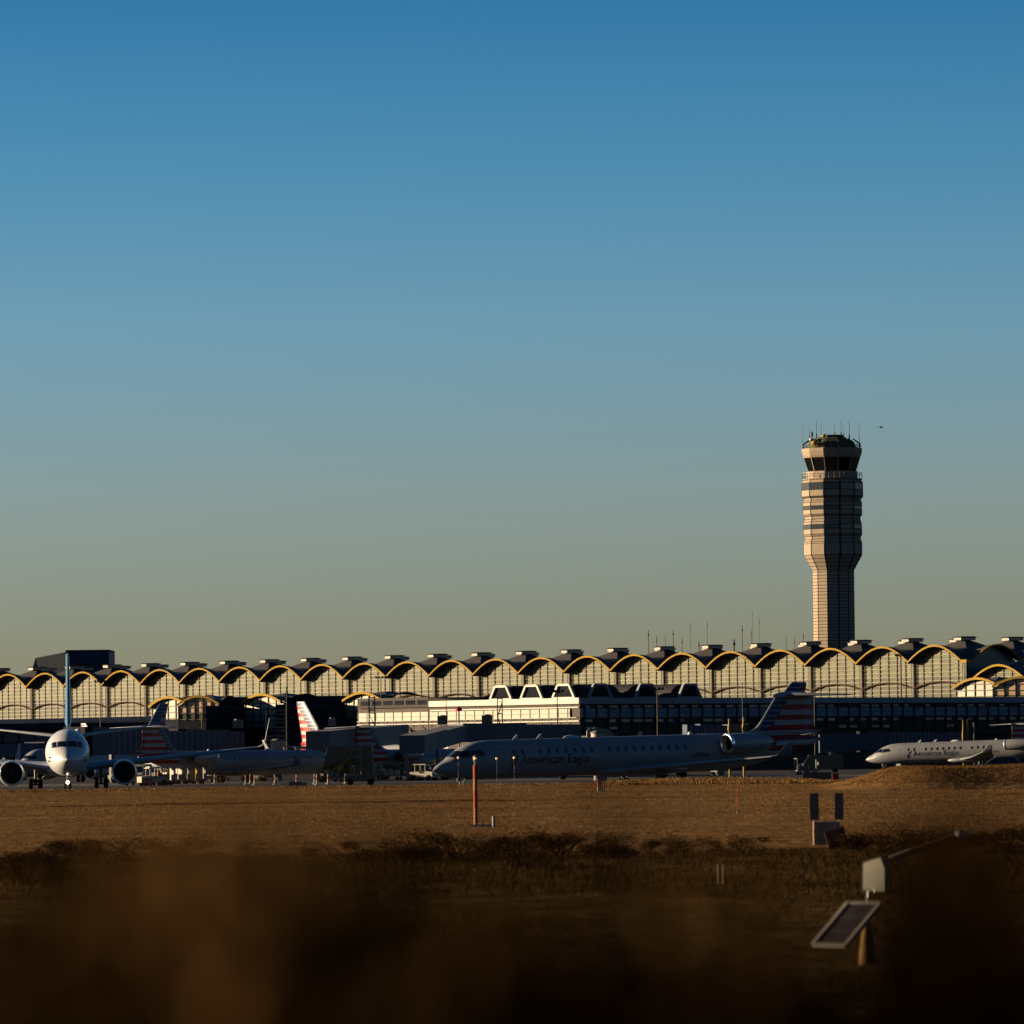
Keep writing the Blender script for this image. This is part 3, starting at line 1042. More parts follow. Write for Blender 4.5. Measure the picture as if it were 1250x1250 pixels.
m.add([(-34.3, -.25, 10.56), (-34.3, -.25, 12.15), (-27.5, 1.0, 11.52), (-34.3, 12, 12.15), (-34.3, 12, 10.56)], [(0, 2, 1), (1, 2, 3), (3, 2, 4)])
for k in range(6):
    m.box(-PL + 1.2 + k * 2.7, -PL + 3.4 + k * 2.7, -.29, -.255, 11.0, 11.7, 1)
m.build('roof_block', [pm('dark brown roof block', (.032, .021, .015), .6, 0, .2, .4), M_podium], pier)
m = MB()
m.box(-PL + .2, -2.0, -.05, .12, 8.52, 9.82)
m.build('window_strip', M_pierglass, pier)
m = MB()
for k in range(24):
    x = -PL + .3 + k * 2.12
    m.box(x - .05, x + .05, -.11, -.06, 7.3, 9.88)
m.box(-PL, -2.0, -.10, -.06, 9.1, 9.15)
m.build('mullion_grid', M_mull, pier)
# shaded side facing right
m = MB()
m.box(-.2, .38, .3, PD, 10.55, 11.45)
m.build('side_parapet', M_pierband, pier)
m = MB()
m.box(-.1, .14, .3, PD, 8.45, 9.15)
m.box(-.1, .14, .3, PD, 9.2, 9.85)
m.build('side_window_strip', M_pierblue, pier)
m = MB()
for k in range(49):
    y = 1.0 + k * 2.56
    m.box(.145, .34, y - .09, y + .09, 5.0, 10.5)
m.build('side_column', M_mull, pier)
m = MB()
for k in range(48):
    y = 1.1 + k * 2.56
    if rng.random() < .8:
        m.box(.01, .06, y, y + 2.4 * (0.4 + .6 * rng.random()), 7.75, 8.15)
    if rng.random() < .7:
        m.box(.01, .06, y, y + 2.4 * (0.5 + .5 * rng.random()), 10.0, 10.3)
    if rng.random() < .35:
        m.box(.01, .06, y + .3, y + 1.9, 6.6, 7.0)
m.build('side_reflection_strip', pm('amber reflection tint', (0.85, 0.64, 0.40), .5, 0, .5, .6), pier)  # warm reflections on the side glass, painted as amber strips
m = MB()
m.box(-.1, 1.4, .3, PD, 5.4, 5.65)
m.build('side_walkway', M_pierdark, pier)

def dormer(x, y, rz, mat):
    """trapezoid framed skylight with a vaulted dark back"""
    h = MB()
    fr = [(-2.45, 0), (-1.25, 2.05), (1.25, 2.05), (2.45, 0)]
    for a, b in zip(fr[:-1], fr[1:]):
        h.bar((a[0], 0, a[1] - .02), (b[0], 0, b[1] - .02), .42, .34)
    h.bar((-2.6, 0, .05), (2.6, 0, .05), .42, .2)
    o = h.build('skylight_frame', mat, pier)
    g = MB()
    g.add([(-2.3, .12, .05), (2.3, .12, .05), (1.2, .12, 1.95), (-1.2, .12, 1.95)], [(0, 1, 2, 3)])
    g.build('skylight_glass', M_podium, o)
    v = MB()
    prof = [(3.1 * math.cos(math.pi * k / 10), 2.15 * math.sin(math.pi * k / 10) ** .8) for k in range(11)]
    v.loft([[(p[0], yy, p[1]) for p in prof] for yy in (1.2, 9.0)], 0, True, True, False)
    v.build('skylight_vault', M_roofdk, o)
    o.location = (x, y, 11.5)
    o.rotation_euler.z = rz
for x in (-3.2, -10.4, -17.4):
    dormer(x, -.1, 0, M_pierwhite)
for y in (4.5, 14.5, 24.0):
    dormer(.0, y, R(90), M_pierband)

# ------------------------------------------------------------------ control tower
TY = 1150.0
TX = at(1016.6, 650, TY).x
kp = TY / F
def tz(py):
    return at(1016.6, py, TY).z
tower = thing('control_tower', 'tall twelve sided control tower with a glazed cab and a bristle of antennas', 'control tower', (TX, TY, 0), R(-90 + 10.7))
M_clad = pm('beige tower cladding', (0.46, 0.365, 0.275), 0.7, 0.0, 0.07, 0.5)
M_joint = pm('dark cladding joint', (0.03, 0.028, 0.028), 0.7, 0.0, 0.1)
M_tband = pm('tower window band glass', (0.03, 0.04, 0.05), 0.2, 0.0, 0.2)
M_cab = pm('black cab glass', (0.006, 0.007, 0.008), 0.12, 0.0, 0.1)
M_rail = pm('galvanised railing', (0.42, 0.38, 0.30), 0.5, 0.2, 0.1)

def facets(mb, prof, gap=.13, n=12, proud=.04, mi=0):
    """separate flat panels on each of n sides, course by course; prof: (z, r) corner radius"""
    for (z0, r0), (z1, r1) in zip(prof[:-1], prof[1:]):
        if z1 - z0 < .01:
            continue
        for i in range(n):
            a, b = 2 * math.pi * i / n, 2 * math.pi * (i + 1) / n
            pts = []
            for z, r in ((z0 + .06, r0), (z1 - .06, r1)):
                pa = Vector(((r + proud) * math.cos(a), (r + proud) * math.sin(a), z))
                pb = Vector(((r + proud) * math.cos(b), (r + proud) * math.sin(b), z))
                e = (pb - pa).normalized()
                pts.append((pa + e * gap, pb - e * gap))
            mb.quad(pts[0][0], pts[0][1], pts[1][1], pts[1][0], mi)
def core(prof, name, mat, n=12):
    mb = MB()
    mb.lathe([(z, r) for z, r in prof], n, 'z', (0, 0, 0), 0, False)
    return mb.build(name, mat, tower)
W = kp / 7.353                      # one enlarged pixel at the tower
lowp = [(0, 192 * W), (tz(696.2), 192 * W)]
neck = [(tz(696.2), 192 * W), (tz(678), 268 * W)]
up = [(678, 270), (664, 270), (661.8, 268), (658.8, 258), (655.5, 258), (652.8, 270), (646.4, 270)]
upz = [(tz(y), r * W) for y, r in up]
drum = [(641, 270), (637.8, 266), (634.4, 256), (631.0, 258), (628.6, 272), (622.8, 272)]
drumz = [(tz(y), r * W) for y, r in drum]
drum2 = [(618.2, 273), (614, 273), (611.4, 263), (608.6, 266), (606.6, 284), (598.8, 284)]
drum2z = [(tz(y), r * W) for y, r in drum2]
allp = lowp + neck[1:] + upz[1:] + [(tz(641.2), 270 * W)] + drumz[1:] + [(tz(618.3), 272 * W)] + drum2z[1:] + [(tz(590.5), 284 * W), (tz(586.2), 264 * W)]
core(allp, 'tower_core', M_joint)
cl = MB()
zz = [lowp[0][0]]
while zz[-1] < lowp[1][0] - .9:
    zz.append(zz[-1] + .68)
zz.append(lowp[1][0])
facets(cl, [(z, 192 * W) for z in zz], .14)
facets(cl, [(neck[0][0] + (neck[1][0] - neck[0][0]) * k / 4, (192 + (268 - 192) * k / 4) * W) for k in range(5)], .16)
cl.build('shaft_cladding', M_clad, tower)
cl = MB()
for seq in (upz, drumz, drum2z):
    facets(cl, seq, .17)
facets(cl, [(tz(590.2), 284 * W), (tz(586.3), 266 * W)], .10)
cl.build('drum_cladding', M_clad, tower)
for y0, y1, r in ((646.2, 641.2, 268), (622.6, 618.4, 270), (598.6, 590.6, 282)):
    b = MB()
    facets(b, [(tz(y0), r * W), (tz(y1), r * W)], .2, proud=.08)
    b.build('window_band', M_tband, tower)
# balcony
b = MB()
b.lathe([(tz(586.0), 276 * W), (tz(585.0), 279 * W)], 12, 'z', (0, 0, 0), 0, False)
b.lathe([(tz(584.6), 236 * W), (tz(576), 236 * W)], 12, 'z', (0, 0, 0), 0, False)
bo = b.build('balcony', M_clad, tower)
rl = MB()
for i in range(12):
    a, b_ = 2 * math.pi * i / 12, 2 * math.pi * (i + 1) / 12
    rr = 277 * W
    for z in (tz(577.6), tz(580.4)):
        rl.bar((rr * math.cos(a), rr * math.sin(a), z), (rr * math.cos(b_), rr * math.sin(b_), z), .07)
    for q in range(3):
        u = q / 3
        x, y = rr * (math.cos(a) * (1 - u) + math.cos(b_) * u), rr * (math.sin(a) * (1 - u) + math.sin(b_) * u)
        rl.bar((x, y, tz(585)), (x, y, tz(577.6)), .08)
rl.build('railing', M_rail, bo)
# cab
c = MB()
c.lathe([(tz(575.6), 214 * W), (tz(559.2), 254 * W)], 12, 'z', (0, 0, 0), 0, False)
cabo = c.build('cab_glazing', M_cab, tower)
for i in range(12):
    c = MB()
    a = 2 * math.pi * i / 12
    c.bar((217 * W * math.cos(a), 217 * W * math.sin(a), tz(575.5)), (257 * W * math.cos(a), 257 * W * math.sin(a), tz(559.3)), .16, .16)
    c.build('cab_mullion', M_rail, cabo)
c = MB()
facets(c, [(tz(559.4), 258 * W), (tz(557), 266 * W), (tz(552), 277 * W), (tz(548), 279 * W)], .02, proud=.02)
c.lathe([(tz(559.3), 256 * W), (tz(557), 264 * W), (tz(552), 275 * W), (tz(548), 277 * W)], 12, 'z', (0, 0, 0), 0, False)
c.build('cab_roof_ring', M_clad, tower)
c = MB()
c.lathe([(tz(548), 236 * W), (tz(540), 206 * W), (tz(535.5), 158 * W), (tz(533.8), 112 * W), (tz(531.6), 112 * W), (tz(531.2), 96 * W)], 12, 'z', (0, 0, 0), 0, False)
c.build('cab_roof', pm('greenish cab roof', (.11, .135, .075), .6, 0, .2), tower)
c = MB()
rr = 262 * W
for i in range(24):
    a, b_ = 2 * math.pi * i / 24, 2 * math.pi * (i + 1) / 24
    for z in (tz(542.2), tz(545)):
        c.bar((rr * math.cos(a), rr * math.sin(a), z), (rr * math.cos(b_), rr * math.sin(b_), z), .07)
    c.bar((rr * math.cos(a), rr * math.sin(a), tz(548)), (rr * math.cos(a), rr * math.sin(a), tz(542.2)), .08)
    if i % 2 == 0:
        c.bar((rr * math.cos(a), rr * math.sin(a), tz(542)), (196 * W * math.cos(a), 196 * W * math.sin(a), tz(536)), .16)
c.build('roof_railing', M_mull, tower)
def tower_local(px, dy, z):
    """a point on the cab roof seen in photo column px, dy metres nearer(-)/farther(+) than the tower axis"""
    X = xg(px, TY + dy, z) - TX
    v = Matrix.Rotation(-tower.rotation_euler.z, 3, 'Z') @ Vector((X, dy, 0))
    return v.x, v.y
for px, y0, y1, dy, r in ((979.7, 520, 548, .0, .05), (988, 520, 536, 1.5, .05), (991, 524, 532, 3, .12), (996.5, 513, 535, 1, .07), (1002.5, 514, 534, 3, .04), (1018.7, 515, 533, -2, .05), (1026.5, 513, 533, 1, .07), (1030, 516, 533, 2.5, .04), (1036.5, 514, 536, -1, .07), (1048.5, 516, 548, .0, .07)):
    x, y = tower_local(px, dy, tz(y0))
    a = MB()
    a.cyl((x, y, tz(y1)), (x, y, tz(y0)), r, r * .6, 6)
    a.cyl((x, y, tz(y1)), (x, y, tz(y1) + 1.0), r * 2.0, None, 6)
    a.build('antenna', M_mull, tower)
for px, py, dy, s, mt in ((994.5, 542, -4.2, 1.0, M_fascia), (1006, 532.5, -1.5, .8, M_fascia), (990.5, 537, -2.5, .7, M_lant)):
    x, y = tower_local(px, dy, tz(py))
    a = MB()
    a.cyl((x, y, tz(548) if py > 535 else tz(536)), (x, y, tz(py) - s * .5), .12, None, 6)
    a.ball((x, y, tz(py)), s * .75, 10, 0, .7)
    a.build('roof_dish', mt, tower)
d = MB()
d.box(-2.4, 2.4, -1.6, 1.6, tz(534), tz(531.8))
d.build('roof_plant', M_roofdk, tower)

# ------------------------------------------------------------------ glass block far behind the left end
OY = 1500.0
pts = [at(36, 815, OY), at(42, 803, OY), at(80, 796, OY), at(133, 795.2, OY), at(133, 815, OY)]
ob = thing('office_building', 'dark blue glass block with a sloping left shoulder behind the left end of the terminal', 'building', (0, OY, 0))
m = MB()
x = [p.x for p in pts]
z = [p.z for p in pts]
M_off = pm('dark blue office glass', (0.03, 0.075, 0.17), 0.5, 0.0, 0.25, 0.12)
m.prism([(x[2], 0), (x[4], 0), (x[3], z[3]), (x[2] + .3, z[2])], 0, 22)
m.build('tower_block', M_off, ob)
m = MB()
m.add([(x[0], 3, 0), (x[2], -.4, 0), (x[2], -.4, z[2]), (x[1], 3, z[1]), (x[0], 3, z[0] - 2)], [(0, 1, 2, 3, 4)])
m.add([(x[1], 3, z[1]), (x[2], -.4, z[2]), (x[2], 20, z[2]), (x[1], 20, z[1])], [(0, 1, 2, 3)])
m.build('sloping_wing', pm('slate office roof', (0.05, 0.06, 0.08), .5, 0, .2, .1), ob)
m = MB()
for k in range(1, 9):
    xx = x[2] + (x[3] - x[2]) * k / 9
    m.box(xx - .07, xx + .07, -.1, -.01, 0, z[3])
for k in range(1, 10):
    m.box(x[2], x[3], -.08, -.012, z[3] - k * 3.6, z[3] - k * 3.6 + .25)
m.build('mullion_grid', M_roofdk, ob)
m = MB()
m.box(x[2], x[3], -.3, 22, z[3], z[3] + .5)
m.build('roof_edge', M_blueband, ob)

# ------------------------------------------------------------------ masts on the skyline behind the terminal
for i, (px, y0, r) in enumerate(((791.5, 769, .11), (801.5, 776, .09), (812, 775, .06), (821.6, 768, .10), (832.5, 778, .10), (842.5, 758, .05), (853.2, 782, .12), (863.2, 758, .06), (896, 780, .22), (906, 763, .09), (917, 768, .07), (927, 754, .05), (959.6, 776, .06), (970, 778, .08), (980.6, 772, .08), (918.5, 745, .035))):
    Y = 1230.0
    p = at(px, y0, Y)
    t = tag(MB().cyl((0, 0, 0), (0, 0, p.z - .4), r * 1.0, r * .7, 6).lathe([(p.z - 1.4, r * .7), (p.z - 1.3, r * 1.4), (p.z - .9, r * 1.4), (p.z - .8, r * .7)], 6).lathe([(p.z - .4, r), (p.z, .02)], 6).build('antenna_mast', M_mull),
            'thin dark antenna mast rising above the terminal roof left of the control tower', 'antenna mast', 'antenna masts behind the terminal')
    t.location = (p.x, Y, 0)
# ------------------------------------------------------------------ the ground
def smooth(a, b, x):
    t = np.clip((x - a) / (b - a), 0, 1)
    return t * t * (3 - 2 * t)

CREST = 355.0
def hnoise(x, y):
    return (np.sin(x * .31 + y * .05 + 1.3) * np.sin(y * .043 + x * .011) + .5 * np.sin(x * .83 + 2.1 + y * .09) * np.sin(y * .11 + .7)) * .5

def height(x, y):
    x, y = np.asarray(x, float), np.asarray(y, float)
    prof = np.interp(y, [-40, -8, 7, 16, 32, 60, 150, 200, 250, 300, 340, 355, 360, 20000], [1.0, 1.0, .95, .55, .08, 0, 0, .12, .27, .45, .64, .745, -.03, -.03])
    field = smooth(40, 150, y) * (1 - smooth(348, 356, y))
    z = prof + .035 * hnoise(x, y) * field
    # rough bank along the crest, right of the middle
    z = z + .16 * smooth(4, 12, x) * (1 - smooth(13, 19, x)) * smooth(335, 350, y) * (1 - smooth(355, 359, y))
    # ruts across the field
    for yc, dpt, wd in ((272, .10, 3.0), (156, .12, 4.0)):
        z = z - dpt * np.exp(-((y - yc - 2.0 * np.sin(x * .12)) / wd) ** 2)
    # scrub humps
    z = z + .14 * np.clip(hnoise(x * 1.4 + 3, y * 2.1), 0, 1) * smooth(70, 100, y) * (1 - smooth(128, 145, y))
    # mound at the right
    u = ((x - 30.0) / 12.4)
    fy = np.clip((y - .25 * np.sin(x * .5) - .15 * np.sin(x * 1.3) - 294.5) / 5.5, 0, 1) * (1 - smooth(318, 336, y))
    z = z + 1.12 * (1 - smooth(.62, 1.02, np.abs(u))) * fy * (1 + .02 * np.sin(x * .9) + .02 * np.sin(y * .7))
    return z

ys = np.concatenate([np.linspace(-30, 30, 40), np.linspace(33, 150, 60), np.linspace(152, 260, 60), np.linspace(262, 362, 90), [366, 380, 420, 500, 700, 1000, 1500, 2500, 5000, 9500]])
vv = np.linspace(-1, 1, 261)
shape = .25 * vv + .75 * vv ** 3
gx = shape[None, :] * (70 + .95 * np.maximum(0, ys))[:, None]
gy = np.repeat(ys[:, None], len(vv), 1)
gz = height(gx, gy)
nv = len(vv)
verts = np.stack([gx.ravel(), gy.ravel(), gz.ravel()], 1)
ii, jj = np.meshgrid(np.arange(len(ys) - 1), np.arange(nv - 1), indexing='ij')
q = (ii * nv + jj).ravel()
faces = np.stack([q, q + 1, q + nv + 1, q + nv], 1)

def np_mesh(name, verts, faces, mats, smoothf=False, attr=None, parent=None):
    k = faces.shape[1]
    me = bpy.data.meshes.new(name)
    me.vertices.add(len(verts))
    me.vertices.foreach_set('co', np.ascontiguousarray(verts, dtype=np.float32).ravel())
    me.loops.add(faces.size)
    me.loops.foreach_set('vertex_index', np.ascontiguousarray(faces, dtype=np.int32).ravel())
    me.polygons.add(len(faces))
    me.polygons.foreach_set('loop_start', np.arange(0, faces.size, k, dtype=np.int32))
    me.polygons.foreach_set('loop_total', np.full(len(faces), k, dtype=np.int32))
    for m in (mats if isinstance(mats, (list, tuple)) else [mats]):
        me.materials.append(m)
    me.update(calc_edges=True)
    me.polygons.foreach_set('use_smooth', np.full(len(faces), smoothf))
    if attr is not None:
        a = me.attributes.new('tone', 'FLOAT', 'POINT')
        a.data.foreach_set('value', np.ascontiguousarray(attr, dtype=np.float32))
    o = bpy.data.objects.new(name, me)
    COL.objects.link(o)
    if parent:
        o.parent = parent
    return o

def ground_mat():
    m, nt, b = _nodes('dry field soil and turf')
    geo = N(nt, 'ShaderNodeNewGeometry')
    sp = N(nt, 'ShaderNodeSeparateXYZ')
    nt.links.new(geo.outputs['Position'], sp.inputs[0])
    y = sp.outputs[1]
    f1 = noise(nt, 1.6, 6, (1, 1, 1))
    f2 = noise(nt, .11, 4, (1, .6, 1))
    f3 = noise(nt, .45, 4)
    turf = ramp(nt, f1, [(.3, (.070, .038, .015)), (.5, (.142, .081, .034)), (.72, (.22, .132, .060))])
    turf = mixc(nt, ramp(nt, f2, [(.35, (0, 0, 0)), (.7, (.6, .6, .6))]), turf, (.060, .034, .013))
    f4 = noise(nt, .8, 6, (.16, 1.0, 1.0), 'Object', .7)
    turf = mixc(nt, ramp(nt, f4, [(.36, (.85, .85, .85)), (.56, (0, 0, 0))]), turf, (.050, .027, .010))
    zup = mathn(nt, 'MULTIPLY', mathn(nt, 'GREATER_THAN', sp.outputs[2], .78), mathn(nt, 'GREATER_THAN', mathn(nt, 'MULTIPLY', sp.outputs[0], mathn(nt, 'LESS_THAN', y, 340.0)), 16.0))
    turf = mixc(nt, mathn(nt, 'MULTIPLY', zup, .65), turf, (.050, .027, .010))  # darker mound growth, with the dim front slope put into the colour
    soil = ramp(nt, f3, [(.3, (.026, .0165, .0062)), (.7, (.090, .056, .0215))])
    # scrubland in front, turf behind, worn strips where the ruts run
    near = N(nt, 'ShaderNodeMapRange')
    nt.links.new(mathn(nt, 'ADD', y, mathn(nt, 'MULTIPLY', f2, 62.0)), near.inputs[0])
    near.inputs[1].default_value, near.inputs[2].default_value = 158, 172
    c = mixc(nt, near.outputs[0], soil, turf)
    wob = mathn(nt, 'MULTIPLY', mathn(nt, 'SUBTRACT', f2, .5), 14.0)
    for yc, wd in ((272, 2.6), (345, 2.0)):
        d = mathn(nt, 'ABSOLUTE', mathn(nt, 'SUBTRACT', mathn(nt, 'ADD', y, wob), yc))
        k = mathn(nt, 'LESS_THAN', d, wd)
        k = mathn(nt, 'MULTIPLY', k, mathn(nt, 'GREATER_THAN', f3, .42))
        c = mixc(nt, mathn(nt, 'MULTIPLY', k, .75), c, (.018, .008, .0025))
    nt.links.new(c, b.inputs['Base Color'])
    b.inputs['Roughness'].default_value = .95
    b.inputs['Specular IOR Level'].default_value = 0.0
    bump(nt, b, f1, .9, .12)
    return m
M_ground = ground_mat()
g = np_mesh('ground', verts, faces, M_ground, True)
tag(g, 'dry brown airfield ground with a mown field and a grassy mound', 'ground', kind='structure')

M_asph = pm('apron asphalt', (.055, .050, .048), .85, 0, .3, .05, stretch=(.4, 1, 1))
M_conc = pm('taxiway concrete', (.20, .185, .165), .8, 0, .18, .06, stretch=(.4, 1, 1))
M_line = pm('taxiway paint', (.45, .36, .12), .7, 0, .1)
def sheet(name, x0, x1, y0, y1, z, mat, label):
    m = MB()
    m.quad((x0, y0, z), (x1, y0, z), (x1, y1, z), (x0, y1, z))
    o = m.build(name, mat)
    return tag(o, label, 'pavement', kind='structure')
sheet('apron', -420, 420, 362, 1260, .0, M_asph, 'dark asphalt apron between the field and the terminal')
sheet('taxiway', -420, 420, 575, 640, .012, M_conc, 'pale concrete taxiway strip across the apron')
sheet('taxiway', -420, 420, 428, 446, .012, M_conc, 'pale concrete strip near the grass edge')
sheet('taxiway_line', -420, 420, 606, 607.2, .024, M_line, 'yellow line painted along the far taxiway strip')
sheet('taxiway_line', -420, 420, 436, 436.5, .024, M_line, 'yellow line painted along the near concrete strip')

# ------------------------------------------------------------------ grass
def blades(n_tuft, xy, hmin, hmax, wid, per=3, spread=.07, lean=.35):
    """grass blades as slim triangles"""
    x, y = xy
    z = height(x, y) - .02
    n = n_tuft * per
    bx = np.repeat(x, per) + rng.normal(0, spread, n)
    by = np.repeat(y, per) + rng.normal(0, spread, n)
    bz = np.repeat(z, per)
    h = rng.uniform(hmin, hmax, n)
    a = rng.uniform(0, 2 * np.pi, n)
    l = rng.uniform(.05, lean, n) * h
    la = rng.uniform(0, 2 * np.pi, n)
    w_ = wid * rng.uniform(.6, 1.4, n)
    v = np.empty((n, 3, 3))
    v[:, 0] = np.stack([bx - np.cos(a) * w_, by - np.sin(a) * w_, bz], 1)
    v[:, 1] = np.stack([bx + np.cos(a) * w_, by + np.sin(a) * w_, bz], 1)
    v[:, 2] = np.stack([bx + np.cos(la) * l, by + np.sin(la) * l, bz + h], 1)
    tone = np.repeat(np.repeat(rng.random(n_tuft), per) * .7 + rng.random(n) * .3, 3)
    return v.reshape(-1, 3), tone

def blade_mat(name, lo, mid, hi):
    m, nt, b = _nodes(name)
    at_ = N(nt, 'ShaderNodeAttribute')
    at_.attribute_name = 'tone'
    lo, mid, hi = (tuple(KALB * q for q in s) for s in (lo, mid, hi))
    c = ramp(nt, at_.outputs['Fac'], [(.0, lo), (.5, mid), (1.0, hi)])
    nt.links.new(c, b.inputs['Base Color'])
    b.inputs['Roughness'].default_value = .9
    b.inputs['Specular IOR Level'].default_value = 0.0
    return m
M_dry = blade_mat('dry grass blades', (.12, .062, .023), (.25, .14, .056), (.37, .215, .092))
M_scrubgrass = blade_mat('brown weed blades', (.018, .010, .0034), (.042, .024, .008), (.085, .050, .018))
M_brush = blade_mat('dark near stalks', (.016, .008, .0026), (.042, .021, .006), (.19, .102, .036))  # shade over the near brush is put into these dark tones

def field_points(n, y0, y1, half=.112):
    y = np.sqrt(rng.uniform(y0 ** 2, y1 ** 2, n))
    x = rng.uniform(-1, 1, n) * (y * half + 3)
    return x, y
V, T = [], []
x, y = field_points(80000, 150, 354)
keep = hnoise(x * .7, y * .5) + rng.normal(0, .35, len(x)) > -.2
v_, t_ = blades(int(keep.sum()), (x[keep], y[keep]), .02, .075, .018, 3, .09)
V.append(v_); T.append(t_)
# ragged crest and mound cover
x, y = field_points(9000, 340, 356)
v_, t_ = blades(len(x), (x, y), .03, .11, .022, 3)
V.append(v_); T.append(t_)
x = rng.uniform(6, 19, 9000); y = rng.uniform(338, 357, 9000)
v_, t_ = blades(len(x), (x, y), .05, .20, .03, 3, .1)
V.append(v_); T.append(t_)
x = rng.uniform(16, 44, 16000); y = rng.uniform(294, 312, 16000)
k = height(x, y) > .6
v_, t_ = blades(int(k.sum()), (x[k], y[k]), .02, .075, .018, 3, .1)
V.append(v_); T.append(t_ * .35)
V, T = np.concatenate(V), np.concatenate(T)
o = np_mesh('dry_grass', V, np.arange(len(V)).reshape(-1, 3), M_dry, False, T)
tag(o, 'short dry golden grass covering the airfield and its mound', 'grass', kind='stuff')

V, T = [], []
x, y = field_points(60000, 46, 140)
dens = np.clip(.35 + .8 * hnoise(x * 1.9, y * 1.3) + .5 * smooth(88, 104, y) * (1 - smooth(138, 150, y)), 0.06, 1)
k = rng.random(len(x)) < dens
hh = 0.18 + .22 * smooth(90, 110, y[k]) * (1 - smooth(130, 150, y[k]))
v_, t_ = blades(int(k.sum()), (x[k], y[k]), .02, .13, .010, 4, .14, .8)
V.append(v_); T.append(t_)
x, y = field_points(1500, 96, 126)
v_, t_ = blades(len(x), (x, y), .12, .36, .008, 4, .12, .6)
V.append(v_); T.append(np.clip(t_ + .1, 0, 1))
V, T = np.concatenate(V), np.concatenate(T)
o = np_mesh('scrub_grass', V, np.arange(len(V)).reshape(-1, 3), M_scrubgrass, False, T)
tag(o, 'tangled brown weeds and tall dead grass in front of the mown field', 'weeds', kind='stuff')

